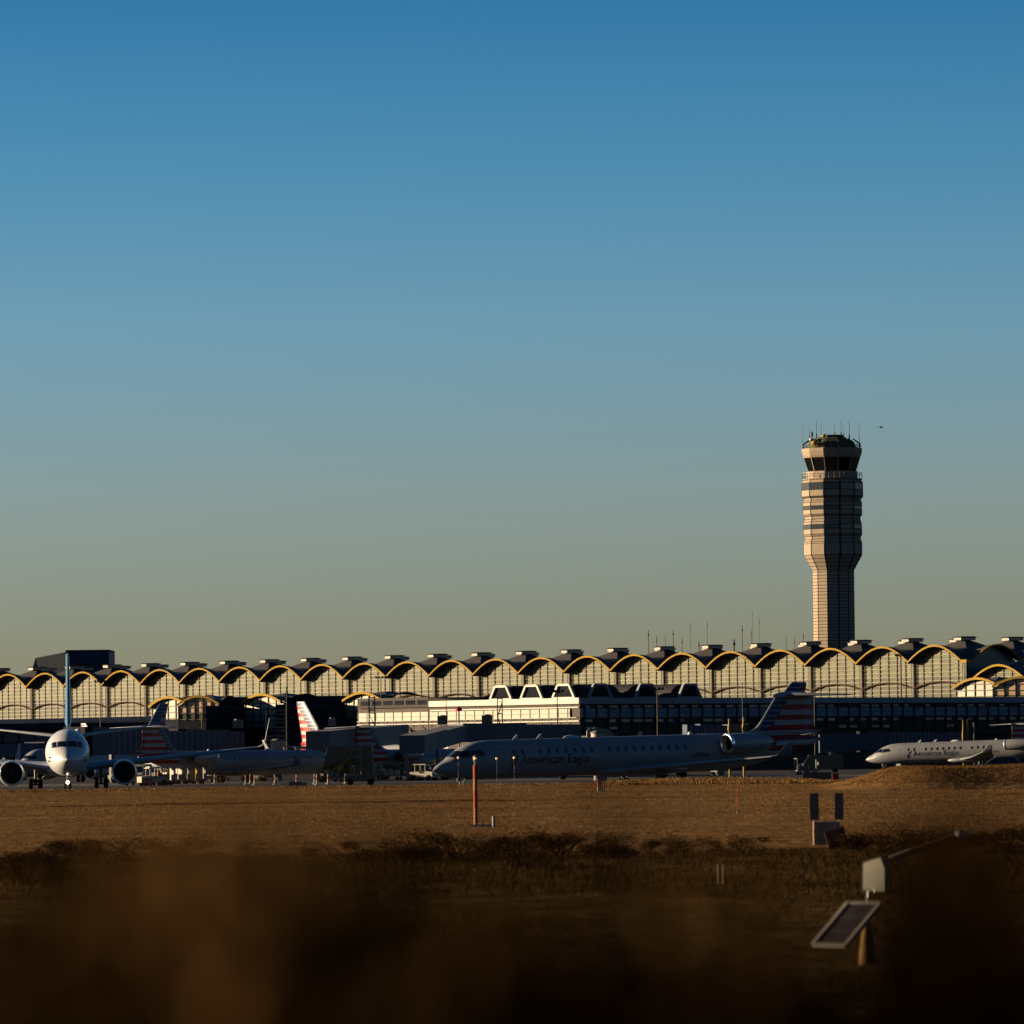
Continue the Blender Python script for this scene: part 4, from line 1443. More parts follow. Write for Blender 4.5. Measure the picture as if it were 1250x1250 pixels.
# stalks right in front of the camera
def near_brush():
    n = 15500
    px = rng.uniform(-2450, 3250, n)
    Y = rng.uniform(3.2, 8.5, n)
    top = np.interp(px, [-140, 0, 150, 250, 320, 400, 520, 700, 850, 960, 1060, 1120, 1160, 1225, 1390], [530, 525, 505, 490, 490, 520, 560, 575, 570, 590, 610, 500, 430, 520, 540])
    top = top + np.abs(rng.normal(0, 1, n)) * 70
    # a few taller heads stand clear of the rest
    tall = rng.random(n) < .012
    tall &= ((px < 960) | (px > 1085)) & (px > -200) & (px < 1400)
    top = np.where(tall, 392 + 120 * rng.random(n) ** .8 + 25 * (np.abs(px - 290) > 170) * (px < 1000), top)
    Y = np.where(tall, rng.uniform(2.6, 4.6, n), Y)
    X = (px - 625) / F * Y
    zt = CH - (top - 300) / F * Y
    zb = height(X, Y) - .02
    h = zt - zb
    segs = 5
    V_, F_, T_ = [], [], []
    lean = rng.normal(0, .24, (n, 2)) * h[:, None]
    wd = rng.uniform(.004, .009, n)
    taper = np.where(tall, .35, .75)
    tone = np.clip(rng.normal(.36, .2, n) + np.interp(px, [0, 280, 640, 800, 1000, 1250], [.24, .30, .02, -.02, -.10, -.16]) + .12 * tall, 0, 1)  # lit left and shaded right are painted by stalk tone
    a = rng.uniform(0, np.pi, n)
    base = 0
    for s in range(segs + 1):
        u = s / segs
        cx = X + lean[:, 0] * (u * u - 1) * .5
        cy = Y + lean[:, 1] * (u * u - 1) * .5
        cz = zb + h * u
        w_ = wd * (1 - taper * u)
        V_.append(np.stack([cx - np.cos(a) * w_, cy - np.sin(a) * w_, cz], 1))
        V_.append(np.stack([cx + np.cos(a) * w_, cy + np.sin(a) * w_, cz], 1))
    V_ = np.stack(V_, 1)                       # n, 2*(segs+1), 3
    k = 2 * (segs + 1)
    idx = np.arange(n)[:, None] * k
    for s in range(segs):
        F_.append(np.stack([idx[:, 0] + 2 * s, idx[:, 0] + 2 * s + 1, idx[:, 0] + 2 * s + 3, idx[:, 0] + 2 * s + 2], 1))
    verts = V_.reshape(-1, 3)
    faces = np.concatenate(F_)
    tones = np.repeat(tone, k)
    # dead leaves and seed heads along the stalks
    m_ = n * 9
    si = rng.integers(0, n, m_)
    u = rng.uniform(.86, 1.0, m_) ** 1.0
    cx = X[si] + lean[si, 0] * (u * u - 1) * .5 + rng.normal(0, .012, m_)
    cy = Y[si] + rng.normal(0, .03, m_)
    cz = zb[si] + h[si] * u
    L = rng.uniform(.02, .07, m_)
    a1, a2 = rng.uniform(0, 2 * np.pi, m_), rng.normal(.3, .6, m_)
    d = np.stack([np.cos(a1) * np.cos(a2), np.sin(a1) * np.cos(a2), np.sin(a2)], 1)
    p = np.stack([cx, cy, cz], 1)
    sx = np.stack([-np.sin(a1), np.cos(a1), np.zeros(m_)], 1) * (L * .14)[:, None]
    lv = np.stack([p, p + d * (L * .5)[:, None] + sx, p + d * L[:, None], p + d * (L * .5)[:, None] - sx], 1).reshape(-1, 3)
    lf = np.arange(m_ * 4).reshape(-1, 4) + len(verts)
    # loose leafy heads standing above the stalks, sunlit glow put into their tones
    H, HT = [], []
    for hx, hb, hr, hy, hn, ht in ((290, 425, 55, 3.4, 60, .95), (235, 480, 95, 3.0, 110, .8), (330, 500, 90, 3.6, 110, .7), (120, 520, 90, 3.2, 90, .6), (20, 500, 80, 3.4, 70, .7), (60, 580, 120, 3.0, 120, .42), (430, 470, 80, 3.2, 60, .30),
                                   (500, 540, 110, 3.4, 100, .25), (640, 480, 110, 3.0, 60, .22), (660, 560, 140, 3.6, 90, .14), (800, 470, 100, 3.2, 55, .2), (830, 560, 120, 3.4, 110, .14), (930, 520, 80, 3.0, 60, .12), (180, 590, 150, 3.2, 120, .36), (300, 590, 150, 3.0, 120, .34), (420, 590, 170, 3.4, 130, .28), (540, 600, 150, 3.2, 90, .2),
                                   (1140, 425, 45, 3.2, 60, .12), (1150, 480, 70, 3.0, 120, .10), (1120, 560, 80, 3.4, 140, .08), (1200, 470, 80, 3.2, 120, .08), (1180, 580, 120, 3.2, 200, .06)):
        q = rng.normal(0, .55, (hn, 2)) * hr
        yy = hy + rng.normal(0, .12, hn)
        c = np.stack([(hx + q[:, 0] - 625) / F * yy, yy, CH - (hb + q[:, 1] - 300) / F * yy], 1)
        L = rng.uniform(.012, .034, hn)
        a1, a2 = rng.uniform(0, 2 * np.pi, hn), rng.normal(.2, .7, hn)
        d = np.stack([np.cos(a1) * np.cos(a2), np.sin(a1) * np.cos(a2), np.sin(a2)], 1)
        sx = np.cross(d, rng.normal(0, 1, (hn, 3)))
        sx /= np.linalg.norm(sx, axis=1)[:, None]
        sx *= (L * .2)[:, None]
        H.append(np.stack([c, c + d * (L * .5)[:, None] + sx, c + d * L[:, None], c + d * (L * .5)[:, None] - sx], 1).reshape(-1, 3))
        HT.append(np.repeat(np.clip(ht + rng.normal(0, .1, hn), 0, 1), 4))
        # the stems that carry them
        for s_ in range(6):
            i_ = int(rng.integers(0, hn))
            g0 = np.array([c[i_, 0] + rng.normal(0, .05), c[i_, 1], float(height(c[i_, 0], c[i_, 1]))])
            e = np.array([.002, 0, 0])
            H.append(np.stack([g0 - e * 1.6, g0 + e * 1.6, c[i_] + e * .7, c[i_] - e * .7]))
            HT.append(np.full(4, np.clip(ht * .6, 0, 1)))
    H, HT = np.concatenate(H), np.concatenate(HT)
    hf = np.arange(len(H)).reshape(-1, 4) + len(verts) + len(lv)
    lv, lf = np.concatenate([lv, H]), np.concatenate([lf, hf])
    return np.concatenate([verts, lv]), np.concatenate([faces, lf]), np.concatenate([tones, np.repeat(tone[si], 4), HT])
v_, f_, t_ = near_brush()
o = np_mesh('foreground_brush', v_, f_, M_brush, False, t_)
tag(o, 'dark dry stalks and dead leaves close to the camera, far out of focus', 'brush', kind='stuff')

# ------------------------------------------------------------------ shrubs
M_twig = blade_mat('shrub twigs and leaves', (.012, .006, .002), (.036, .0195, .0062), (.095, .052, .017))
def shrub_mesh(seed, w_=1.6, h=1.2, n=6500):
    r = np.random.default_rng(seed)
    nl = 9
    lc = np.stack([r.normal(0, w_ * .36, nl), r.normal(0, w_ * .30, nl), r.uniform(.25, .8, nl) * h], 1)
    lr = r.uniform(.16, .38, nl) * h
    li = r.integers(0, nl, n)
    d = r.normal(0, 1, (n, 3))
    d /= np.linalg.norm(d, axis=1)[:, None]
    c = lc[li] + d * (lr[li] * r.uniform(.25, 1.15, n) ** .6)[:, None]
    c[:, 2] = np.maximum(c[:, 2], .04)
    L = r.uniform(.025, .065, n)
    a = r.normal(0, 1, (n, 3)); a[:, 2] += .6
    a /= np.linalg.norm(a, axis=1)[:, None]
    b_ = np.cross(a, r.normal(0, 1, (n, 3)))
    b_ /= np.linalg.norm(b_, axis=1)[:, None]
    v = np.stack([c, c + a * (L * .5)[:, None] + b_ * (L * .22)[:, None], c + a * L[:, None], c + a * (L * .5)[:, None] - b_ * (L * .22)[:, None]], 1).reshape(-1, 3)
    tone = np.repeat(np.clip(r.normal(.45, .25, n), 0, 1), 4)
    return v, np.arange(n * 4).reshape(-1, 4), tone
def shrub_stems(seed, w_=1.6, h=1.2):
    r = np.random.default_rng(seed)
    mb = MB()
    for k in range(22):
        x, y = r.normal(0, w_ * .12), r.normal(0, w_ * .12)
        tx, ty, tz_ = x + r.normal(0, w_ * .32), y + r.normal(0, w_ * .3), h * r.uniform(.5, 1.05)
        mid = Vector(((x + tx) / 2 + r.normal(0, .06), (y + ty) / 2, tz_ * .55))
        mb.cyl((x, y, -.1), mid, .016, .011, 5)
        mb.cyl(mid, (tx, ty, tz_), .011, .004, 5)
    return mb
protos = []
spots = [(-10, 1085, 118, 1.3), (45, 1078, 122, 1.15), (110, 1072, 126, 1.2), (170, 1066, 129, 1.25), (225, 1070, 124, .9), (35, 1105, 108, 1.1), (120, 1100, 110, 1.0),
         (430, 1062, 131, .9), (500, 1060, 130, 1.15), (555, 1056, 132, 1.25), (620, 1052, 133, 1.35), (690, 1056, 131, 1.1), (745, 1060, 128, .85), (640, 1078, 121, 1.0), (820, 1056, 134, .8), (900, 1052, 136, .75),
         (1090, 1050, 133, 1.3), (1150, 1046, 131, 1.4), (1215, 1046, 132, 1.2), (1265, 1050, 130, 1.3)]
for i, (px, py, Y, s) in enumerate(spots):
    x = xg(px, Y)
    zg = float(height(x, Y)) - .03
    lab = 'brown leafless shrub in the scrub band in front of the mown field'
    if i < 4:
        t = thing('shrub', lab, 'shrub', (x, Y, zg), rng.uniform(0, 6.28), 'shrubs in the scrub band')
        v_, f_, t_ = shrub_mesh(40 + i, 1.7 + .3 * i, 1.15)
        np_mesh('foliage', v_, f_, M_twig, False, t_, t)
        shrub_stems(60 + i, 1.7).build('stem', M_twig, t)
        protos.append(t)
    else:
        t = copy_tree(protos[i % 4])
        t.location = (x, Y, zg)
        t.rotation_euler.z = rng.uniform(0, 6.28)
    t.scale = (s * 1.15, s * 1.15, s * rng.uniform(.34, .52))

# ------------------------------------------------------------------ jets
Y0 = 464.0
airliner('white airliner with a blue tail taxiing head on with its nose light lit', (xg(82, Y0, 2.7), Y0, 0), R(94.4), 1.0, flag=False, lamp=True)
p = at(528.5, 941, 385)
regional_jet('grey regional jet with large dark lettering taxiing in front of the pier', (p.x, 385, 0), R(37.5), R(.85))
p = at(1057, 930, 722)
regional_jet('warm lit grey regional jet half hidden by the grassy mound at the right', (p.x, 722, 0), R(-20), R(1.2), L=31.5)
def jet_by_tail(fn, label, px, Y, zt, xl, rz, **kw):
    """put a jet so that its point xl metres behind the nose stands in column px at distance Y"""
    X = xg(px, Y, zt)
    d = Vector((math.cos(rz), math.sin(rz), 0)) * xl
    return fn(label, (X - d.x, Y - d.y, 0), rz, **kw)
jet_by_tail(airliner, 'airliner with a red, white and blue tail showing behind the tail of the lettered jet', 975, 600, 10.3, 31.5, R(24), scale=.83)
jet_by_tail(airliner, 'airliner with a dark striped tail standing in front of the leftmost brick pavilion', 201, 705, 9.8, 30.6, R(58), scale=.80)
jet_by_tail(regional_jet, 'parked regional jet, nose to the right, behind the blue tailed airliner\'s wing', 183, 602, 6.0, 33.5, R(235), lettering=False, side=1, door=False)
jet_by_tail(airliner, 'airliner with a sunlit red and white striped tail behind the middle jet bridges', 368, 705, 9.5, 30.2, R(128), scale=.80)
jet_by_tail(regional_jet, 'parked regional jet seen from its tail just left of the lettered jet\'s nose', 440, 655, 6.5, 33.8, R(236), lettering=False, side=1, door=False)
jet_by_tail(airliner, 'far airliner with a small sunlit red tail beside the blue tail\'s foot', 101, 905, 8.6, 27.5, R(128), scale=.72)
jet_by_tail(regional_jet, 'regional jet with a raised white tailplane at the right edge behind the mound', 1251, 775, 6.9, 32.5, R(215), lettering=False, side=1, door=False, windows=False)
# ------------------------------------------------------------------ jet bridges
M_bridge = pm('grey jet bridge panel', (.17, .175, .19), .55, .05, .12, .4)
M_bridgeblue = pm('blue grey jet bridge panel', (.10, .13, .18), .55, .05, .12, .4)
M_bridgewhite = pm('pale jet bridge panel', (.32, .31, .30), .55, .0, .12, .4)
M_bridgetop = pm('jet bridge roof', (.30, .29, .27), .6, .05, .15, .4)
M_rubber = pm('dark bellows canopy', (.02, .018, .018), .8, 0, .3)
M_rot = pm('cream rotunda panel', (.55, .48, .36), .55, 0, .1, .5)
M_yel = pm('yellow equipment paint', (.42, .26, .03), .5, 0, .12)
M_org = pm('orange red paint', (.38, .055, .015), .5, 0, .15, 4.0)
M_red = pm('red sign face', (.50, .035, .05), .5, 0, .1)
M_wht = pm('white equipment paint', (.50, .47, .42), .5, 0, .12)
M_gry = pm('grey equipment paint', (.22, .22, .22), .55, .1, .15)
M_drk = pm('dark vehicle paint', (.018, .018, .022), .35, .1, .15, coat=.4)

def jet_bridge(label, p0, p1, h=2.7, wd=2.9, panel=None, ribs=True, cab=True, rot=False, step=1.1, lean=None):
    """tunnel from rotunda p0 (floor point) to cab p1"""
    p0, p1 = Vector(p0), Vector(p1)
    panel = panel or M_bridge
    d = p1 - p0
    L = math.hypot(d.x, d.y)
    t = thing('jet_bridge', label, 'jet bridge', (p0.x, p0.y, 0), math.atan2(d.y, d.x))
    z0, z1 = p0.z, p1.z
    zz = lambda x: z0 + (z1 - z0) * x / L
    m = MB()
    half = L * .52
    for x0, x1, w_, hh in ((0, half, wd * .9, h * .92), (half - 1.0, L, wd, h)):
        vs = []
        for x in (x0, x1):
            for yy, zq in ((-w_ / 2, 0), (w_ / 2, 0), (w_ / 2, hh), (-w_ / 2, hh)):
                vs.append((x, yy, zz(x) + zq))
        m.add(vs, [(3, 2, 1, 0), (4, 5, 6, 7), (0, 1, 5, 4), (1, 2, 6, 5), (3, 0, 4, 7)], 0)
        m.add([vs[3], vs[2], vs[6], vs[7]], [(0, 3, 2, 1)], 1)
    to = m.build('tunnel', [panel, M_bridgetop], t)
    if ribs:
        for sd in (-1, 1):
            m = MB()
            x = .5
            while x < L - .3:
                w_ = wd * .9 if x < half - 1.0 else wd
                hh = h * .92 if x < half - 1.0 else h
                m.box(x - .06, x + .06, sd * w_ / 2 - .05, sd * w_ / 2 + .05, zz(x) + .05, zz(x) + hh - .04)
                x += step
            m.build('side_rib', M_bridgewhite if panel is M_bridgeblue else panel, to)
    m = MB()
    for x in (L * .78,):
        m.box(x - .3, x + .3, -wd / 2 - .5, -wd / 2 - .15, .9, zz(x) + .1)
        m.box(x - .3, x + .3, wd / 2 + .15, wd / 2 + .5, .9, zz(x) + .1)
        m.box(x - .45, x + .45, -wd / 2 - .6, wd / 2 + .6, .5, .95)
        for sd in (-1, 1):
            m.lathe([(-.2, .05), (-.2, .52), (.2, .52), (.2, .05)], 14, 'y', (x, sd * (wd / 2 + .1), .52))
    m.build('support_leg', M_gry, t)
    if rot:
        m = MB()
        m.lathe([(z0 - .3, 1.0), (z0 + h - .1, 1.0), (z0 + h + .05, 1.15), (z0 + h + .2, .8)], 18, 'z', (-1.2, 0, 0))
        m.cyl((-1.2, 0, 0), (-1.2, 0, z0 - .3), .45, None, 12)
        m.build('rotunda', M_rot, t)
    if cab:
        m = MB()
        m.box(L, L + 2.4, -wd / 2 - .3, wd / 2 + .3, zz(L) - .1, zz(L) + h + .15)
        m.box(L + .5, L + 1.6, -wd / 2 - .36, -wd / 2 - .30, zz(L) + 1.2, zz(L) + 2.1, 1)
        m.build('cab', [panel, M_cabwin], t)
        m = MB()
        for k in range(4):
            m.box(L + 2.4 + k * .32, L + 2.66 + k * .32, -wd / 2 - .1 - .05 * k, wd / 2 + .1 + .05 * k, zz(L) - .2, zz(L) + h + .2)
        m.build('bellows_canopy', M_rubber, t)
    return t

def fl(px, py, Y):
    return at(px, py, Y)
jet_bridge('dark blue jet bridge behind the left wing of the head on airliner', fl(-70, 926, 780), fl(42, 924, 800), 2.0, 2.8, M_bridgeblue, step=1.4)
jet_bridge('long blue grey ribbed jet bridge right of the head on airliner', fl(262, 921, 655), fl(118, 921, 640), 3.0, 3.0, M_bridgeblue, step=.95)
jet_bridge('short ribbed jet bridge with a cream rotunda in front of the brick pavilion', fl(291, 918, 668), fl(238, 919, 664), 2.7, 2.9, M_bridge, step=.95)
jet_bridge('plain grey jet bridge sloping up to the right behind the tail of the parked jet', fl(487, 907, 690), fl(388, 919, 640), 2.5, 2.8, M_bridge, ribs=False, cab=False)
jet_bridge('grey jet bridge with a pale roof sloping down towards the lettered jet\'s nose', fl(556, 905, 640), fl(503, 920, 604), 2.0, 2.8, M_bridge, ribs=False, cab=False)
jet_bridge('long grey jet bridge with dark roof units behind the lettered jet', fl(700, 905, 660), fl(556, 906, 648), 2.2, 2.8, M_bridge, step=1.6, cab=False)
jet_bridge('blue jet bridge end showing above the lettered jet near its engine', fl(836, 903, 640), fl(886, 906, 641), 1.9, 2.6, M_bridgeblue, step=.8)
jet_bridge('ribbed pale jet bridge above the nose of the jet behind the mound', fl(1178, 914, 800), fl(1078, 916, 799), 2.6, 2.8, M_bridgeblue, step=.62)
jet_bridge('dark blue jet bridge between the lettered jet\'s tail and the mound', fl(1070, 915, 795), fl(1000, 919, 795), 2.6, 2.8, M_bridgeblue, ribs=False, cab=False)

def rotunda_stack(label, px, py, Y, w_, h):
    p = at(px, py, Y)
    t = thing('rotunda', label, 'jet bridge rotunda', (p.x, Y, 0))
    m = MB()
    m.lathe([(p.z, w_), (p.z + h, w_)], 18, 'z')
    m.build('drum', M_rot, t)
    m = MB()
    m.lathe([(p.z + h, w_ * 1.1), (p.z + h + .15, w_ * 1.1), (p.z + h + .3, w_ * .4)], 18, 'z')
    m.build('roof', M_gry, t)
    m = MB()
    m.cyl((0, 0, 0), (0, 0, p.z), .4, None, 10)
    m.build('post', M_gry, t)
    return t
rotunda_stack('cream lit drum below the tall stair frame', 340, 915, 660, .95, 1.0)
rotunda_stack('cream lit drum poking above the lettered jet left of its wing exits', 729, 903, 560, .62, .62)
p = at(737, 905, 570)
t = thing('boarding_hood', 'small hooded boarding bridge end above the lettered jet\'s roof', 'bridge hood', (p.x, 570, 0))
m = MB()
prof = [(-1.4, 1.2 * 0), (-1.4, 1.0), (-.9, 1.5), (.4, 1.25), (1.5, .35), (1.5, 0)]
m.prism([(x, p.z + z) for x, z in prof], -1.2, 1.2)
m.build('hood', M_bridgetop, t)
m = MB()
m.prism([(-1.75, p.z - .2), (-1.4, p.z - .2), (-1.4, p.z + 1.35), (-1.75, p.z + 1.1)], -1.3, 1.3)
m.build('bellows_canopy', M_rot, t)
m = MB()
m.box(-.3, .3, -.3, .3, 0, p.z)
m.build('support_leg', M_gry, t)

# ------------------------------------------------------------------ roof units and frames
def roof_unit(label, px0, px1, py0, py1, Y, mat=None):
    a, b = at(px0, py1, Y), at(px1, py0, Y)
    t = thing('roof_unit', label, 'roof unit', (a.x, Y, a.z))
    w_, h = b.x - a.x, b.z - a.z
    m = MB()
    m.box(0, w_, 0, w_, 0, h)
    m.build('casing', mat or M_gry, t)
    m = MB()
    for k in range(4):
        m.box(w_ * .08, w_ * .92, -.04, -.005, h * (.15 + .2 * k), h * (.25 + .2 * k))
    m.build('louvre', M_drk, t)
    m = MB()
    m.cyl((w_ / 2, w_ / 2, h), (w_ / 2, w_ / 2, h + .12), w_ * .34, None, 14)
    m.build('fan_cowl', M_gry, t)
    return t
roof_unit('dark roof unit standing left of the red beacon on the jet bridge', 534, 546, 874, 884, 640, M_drk)
roof_unit('dark roof unit standing right of the red beacon on the jet bridge', 588, 601, 873, 883, 640, M_drk)
roof_unit('grey cabinet on the roof left of the tall stair frame', 284, 296, 879, 889, 670)
roof_unit('white square cabinet in front of the dark link block', 401, 409, 877, 886, 700, M_wht)

def mast(label, px, py0, py1, Y, r=.09, head=True, mat=None, group=None):
    """slim light mast from py1 (or the ground) up to py0"""
    a, b = at(px, py0, Y), at(px, py1, Y)
    t = thing('light_mast', label, 'light mast', (a.x, Y, 0), 0, group)
    m = MB()
    m.cyl((0, 0, 0), (0, 0, a.z), r * 1.0, r * .75, 8)
    m.build('pole', mat or M_col, t)
    if head:
        m = MB()
        m.bar((-.9, 0, a.z - .1), (.9, 0, a.z - .1), .12, .1)
        for x in (-.8, -.3, .3, .8):
            m.box(x - .18, x + .18, -.25, .15, a.z - .05, a.z + .22)
        m.build('lamp_head', M_mull, t)
    return t
mast('tall light mast with a crossbar in front of the right end of the terminal glass', 1099.5, 800, 860, 900, .16)
mast('light mast with a crossbar in front of the terminal glass above the middle pavilion', 464.8, 827, 880, 930, .10)
mast('light mast with a crossbar in front of the terminal glass right of the blue tail', 122, 832, 880, 940, .10)
mast('slim post in front of the dark pavilion wall left of the red beacon', 522.5, 849, 880, 800, .08, False)
mast('short slim post just left of the red beacon', 544.5, 853, 866, 800, .07, False)
mast('slim dark post at the right end of the sunlit window strip', 680, 844, 900, 790, .09, True, M_mull)
mast('slim sunlit post in front of the shaded pier beside the roof skylights', 802, 841, 900, 780, .08)
mast('slim pale post in front of the terminal glass right of the pier skylights', 906, 833, 864, 800, .07, False)
mast('slim pale post in front of the terminal glass behind the lettered jet\'s tail', 994, 843, 864, 820, .08, False)
mast('slim pale post in front of the brick pavilion at the left', 246, 851, 888, 900, .08, False)
mast('slim pole standing between the white gables in front of the terminal', 349.5, 838, 870, 930, .09, False)

def frame_tower(label, px0, px1, py0, Y, levels, mat=None):
    a, b = at(px0, py0, Y), at(px1, py0, Y)
    t = thing('stair_frame', label, 'stair frame', (a.x, Y, 0))
    w_ = b.x - a.x
    m = MB()
    for x in (0, w_):
        for y in (0, 2.5):
            m.bar((x, y, 0), (x, y, a.z), .14)
    m.build('post', mat or M_rail, t)
    m = MB()
    for k in range(levels):
        z = a.z - .2 - k * (a.z - 2.5) / levels
        m.bar((0, 0, z), (w_, 0, z), .13)
        m.bar((0, 2.5, z), (w_, 2.5, z), .13)
        m.box(.1, w_ - .1, .1, 2.4, z - .55, z - .48)
    m.build('landing', mat or M_rail, t)
    m = MB()
    for k in range(levels - 1):
        z = a.z - .2 - k * (a.z - 2.5) / levels
        z2 = a.z - .2 - (k + 1) * (a.z - 2.5) / levels
        q = (0, w_) if k % 2 else (w_, 0)
        m.bar((q[0], .4, z - .5), (q[1], .4, z2 - .5), .16, .1)
    m.build('stair_flight', M_gry, t)
    return t
frame_tower('tall pale stair frame standing right of the shadowed white gable', 324, 348, 866, 880, 6)
frame_tower('narrow pale ladder frame in front of the long sunlit window strip', 450, 457, 850, 850, 5)
frame_tower('narrow dark ladder frame near the middle of the sunlit window strip', 607, 613, 851, 830, 4, M_mull)

# red beacon, small flag-coloured tail marker
p = at(560, 868, 815)
t = thing('hazard_beacon', 'small red beacon on the roof edge above the sunlit window strip', 'beacon', (p.x, 815, 0))
m = MB(); m.cyl((0, 0, 0), (0, 0, p.z), .12, None, 8); m.build('post', M_gry, t)
m = MB(); m.lathe([(p.z, .5), (p.z + .35, .5), (p.z + .55, .25), (p.z + .6, .02)], 12, 'z'); m.build('lamp_housing', M_red, t)

# yellow lit posts
for i, (px, py0, py1, lab) in enumerate(((890, 879, 893, 'yellow sunlit bollard post left of the lettered jet\'s tail fin, the left one of two'), (907.5, 877, 891, 'yellow sunlit bollard post left of the lettered jet\'s tail fin, the right one of two'),
                                         (1175.5, 880, 905, 'thin yellow post left of the white post behind the mound jet'), (1181, 880, 893, 'thin yellow post touching the white post behind the mound jet'))):
    Y = 560 if i < 2 else 770
    a, b = at(px, py0, Y), at(px, py1, Y)
    h = a.z
    t = thing('yellow_post', lab, 'post', (a.x, Y, 0))
    m = MB()
    m.lathe([(0, .10), (b.z, .12), (b.z + .1, .17), (b.z + (h - b.z) * .35, .17), (b.z + (h - b.z) * .6, .10), (h, .07)], 12, 'z')
    m.build('post', M_yel, t)
    m = MB(); m.lathe([(h, .09), (h + .1, .09), (h + .16, .02)], 10, 'z'); m.build('cap', M_gry, t)
p = at(1189, 883, 770)
t = thing('white_post', 'tall white post standing behind the fuselage of the mound jet', 'post', (p.x, 770, 0))
m = MB(); m.cyl((0, 0, 0), (0, 0, p.z), .13, .10, 10); m.build('post', M_wht, t)
m = MB(); m.box(-.2, .2, -.2, .2, p.z, p.z + .15); m.build('cap', M_gry, t)

# ------------------------------------------------------------------ ground vehicles and equipment
def wheelset(t, xs, ys, r=.3, w_=.2):
    for x in xs:
        for y in ys:
            m = MB()
            m.lathe([(-w_ / 2, .05), (-w_ / 2, r * .85), (-w_ / 4, r), (w_ / 4, r), (w_ / 2, r * .85), (w_ / 2, .05)], 14, 'y', (x, y, r))
            m.build('wheel', M_tyre, t)

def cart(label, px, Y, rz=0, mat=None, load=None, group=None):
    t = thing('baggage_cart', label, 'baggage cart', (xg(px, Y), Y, 0), rz, group)
    m = MB()
    m.box(-1.3, 1.3, -.75, .75, .42, .55)
    m.bar((-1.3, 0, .45), (-2.2, 0, .4), .08)
    m.build('deck', M_gry, t)
    m = MB()
    for x in (-1.27, 1.27):
        for y in (-.72, .72):
            m.bar((x, y, .5), (x, y, 1.85), .07)
    m.box(-1.35, 1.35, -.8, .8, 1.85, 1.95)
    m.box(1.2, 1.26, -.7, .7, .55, 1.85)
    m.build('canopy', mat or M_wht, t)
    m = MB()
    for k, (x, h) in enumerate(((-.85, .5), (-.2, .75), (.5, .6))):
        m.box(x - .28, x + .28, -.5, .45, .56, .56 + h)
    m.build('luggage', load or M_drk, t)
    wheelset(t, (-.9, .9), (-.65, .65), .2, .12)
    return t

def tug(label, px, Y, rz=0, mat=None, s=1.0):
    t = thing('baggage_tug', label, 'tug', (xg(px, Y), Y, 0), rz, scale=s)
    m = MB()
    m.prism([(-1.5, .35), (1.4, .35), (1.4, .95), (.2, 1.0), (.1, .8), (-.5, .8), (-.6, 1.05), (-1.5, .95)], -.65, .65)
    m.build('chassis', mat or M_wht, t)
    m = MB()
    for x in (-.55, .75):
        for y in (-.58, .58):
            m.bar((x, y, .9), (x, y, 1.75), .06)
    m.box(-.7, .95, -.65, .65, 1.75, 1.83)
    m.build('cab_frame', mat or M_wht, t)
    m = MB(); m.box(-.35, .15, -.5, .5, .8, 1.0); m.box(.05, .2, -.5, .5, 1.0, 1.35); m.build('seat', M_drk, t)
    wheelset(t, (-1.0, .95), (-.62, .62), .32, .22)
    return t

def van(label, px, Y, rz=0, mat=None, L=5.4, H=2.3):
    t = thing('service_van', label, 'van', (xg(px, Y), Y, 0), rz)
    m = MB()
    m.prism([(-L / 2, .4), (L / 2, .4), (L / 2, H - .1), (L / 2 - .1, H), (-L / 2 + 1.3, H), (-L / 2 + .75, 1.35), (-L / 2 + .05, 1.1)], -.95, .95)
    m.build('body', mat or M_wht, t)
    m = MB()
    m.add([(-L / 2 + .78, -.85, 1.38), (-L / 2 + .78, .85, 1.38), (-L / 2 + 1.27, .8, H - .1), (-L / 2 + 1.27, -.8, H - .1)], [(0, 1, 2, 3)])
    for i, p in enumerate(m.v):
        m.v[i] = (p[0] - .03, p[1], p[2])
    m.build('windscreen', M_cabwin, t)
    for sd in (-1, 1):
        m = MB()
        m.box(-L / 2 + 1.2, -L / 2 + 2.2, sd * .96 - .01, sd * .96 + .01, 1.4, min(H - .3, 2.0))
        m.build('side_window', M_cabwin, t)
    wheelset(t, (-L / 2 + 1.0, L / 2 - 1.0), (-.85, .85), .36, .24)
    return t

def loader(label, px, Y, rz=0, mat=None):
    t = thing('belt_loader', label, 'belt loader', (xg(px, Y), Y, 0), rz)
    m = MB()
    m.box(-2.2, 1.8, -.9, .9, .4, .85)
    m.box(-2.2, -1.3, -.9, -.1, .85, 1.5)
    m.build('chassis', mat or M_yel, t)
    m = MB()
    m.bar((-3.2, .3, .8), (3.6, .3, 2.7), .9, .22)
    m.build('conveyor', M_gry, t)
    m = MB()
    for y in (-.15, .75):
        m.bar((-3.0, y, 1.3), (3.5, y, 3.1), .06)
        for k in range(5):
            x = -2.8 + k * 1.5
            z = .85 + (x + 3.2) / 6.8 * 1.9
            m.bar((x, y, z), (x, y, z + .5), .05)
    m.build('handrail', mat or M_yel, t)
    wheelset(t, (-1.5, 1.2), (-.8, .8), .36, .24)
    return t

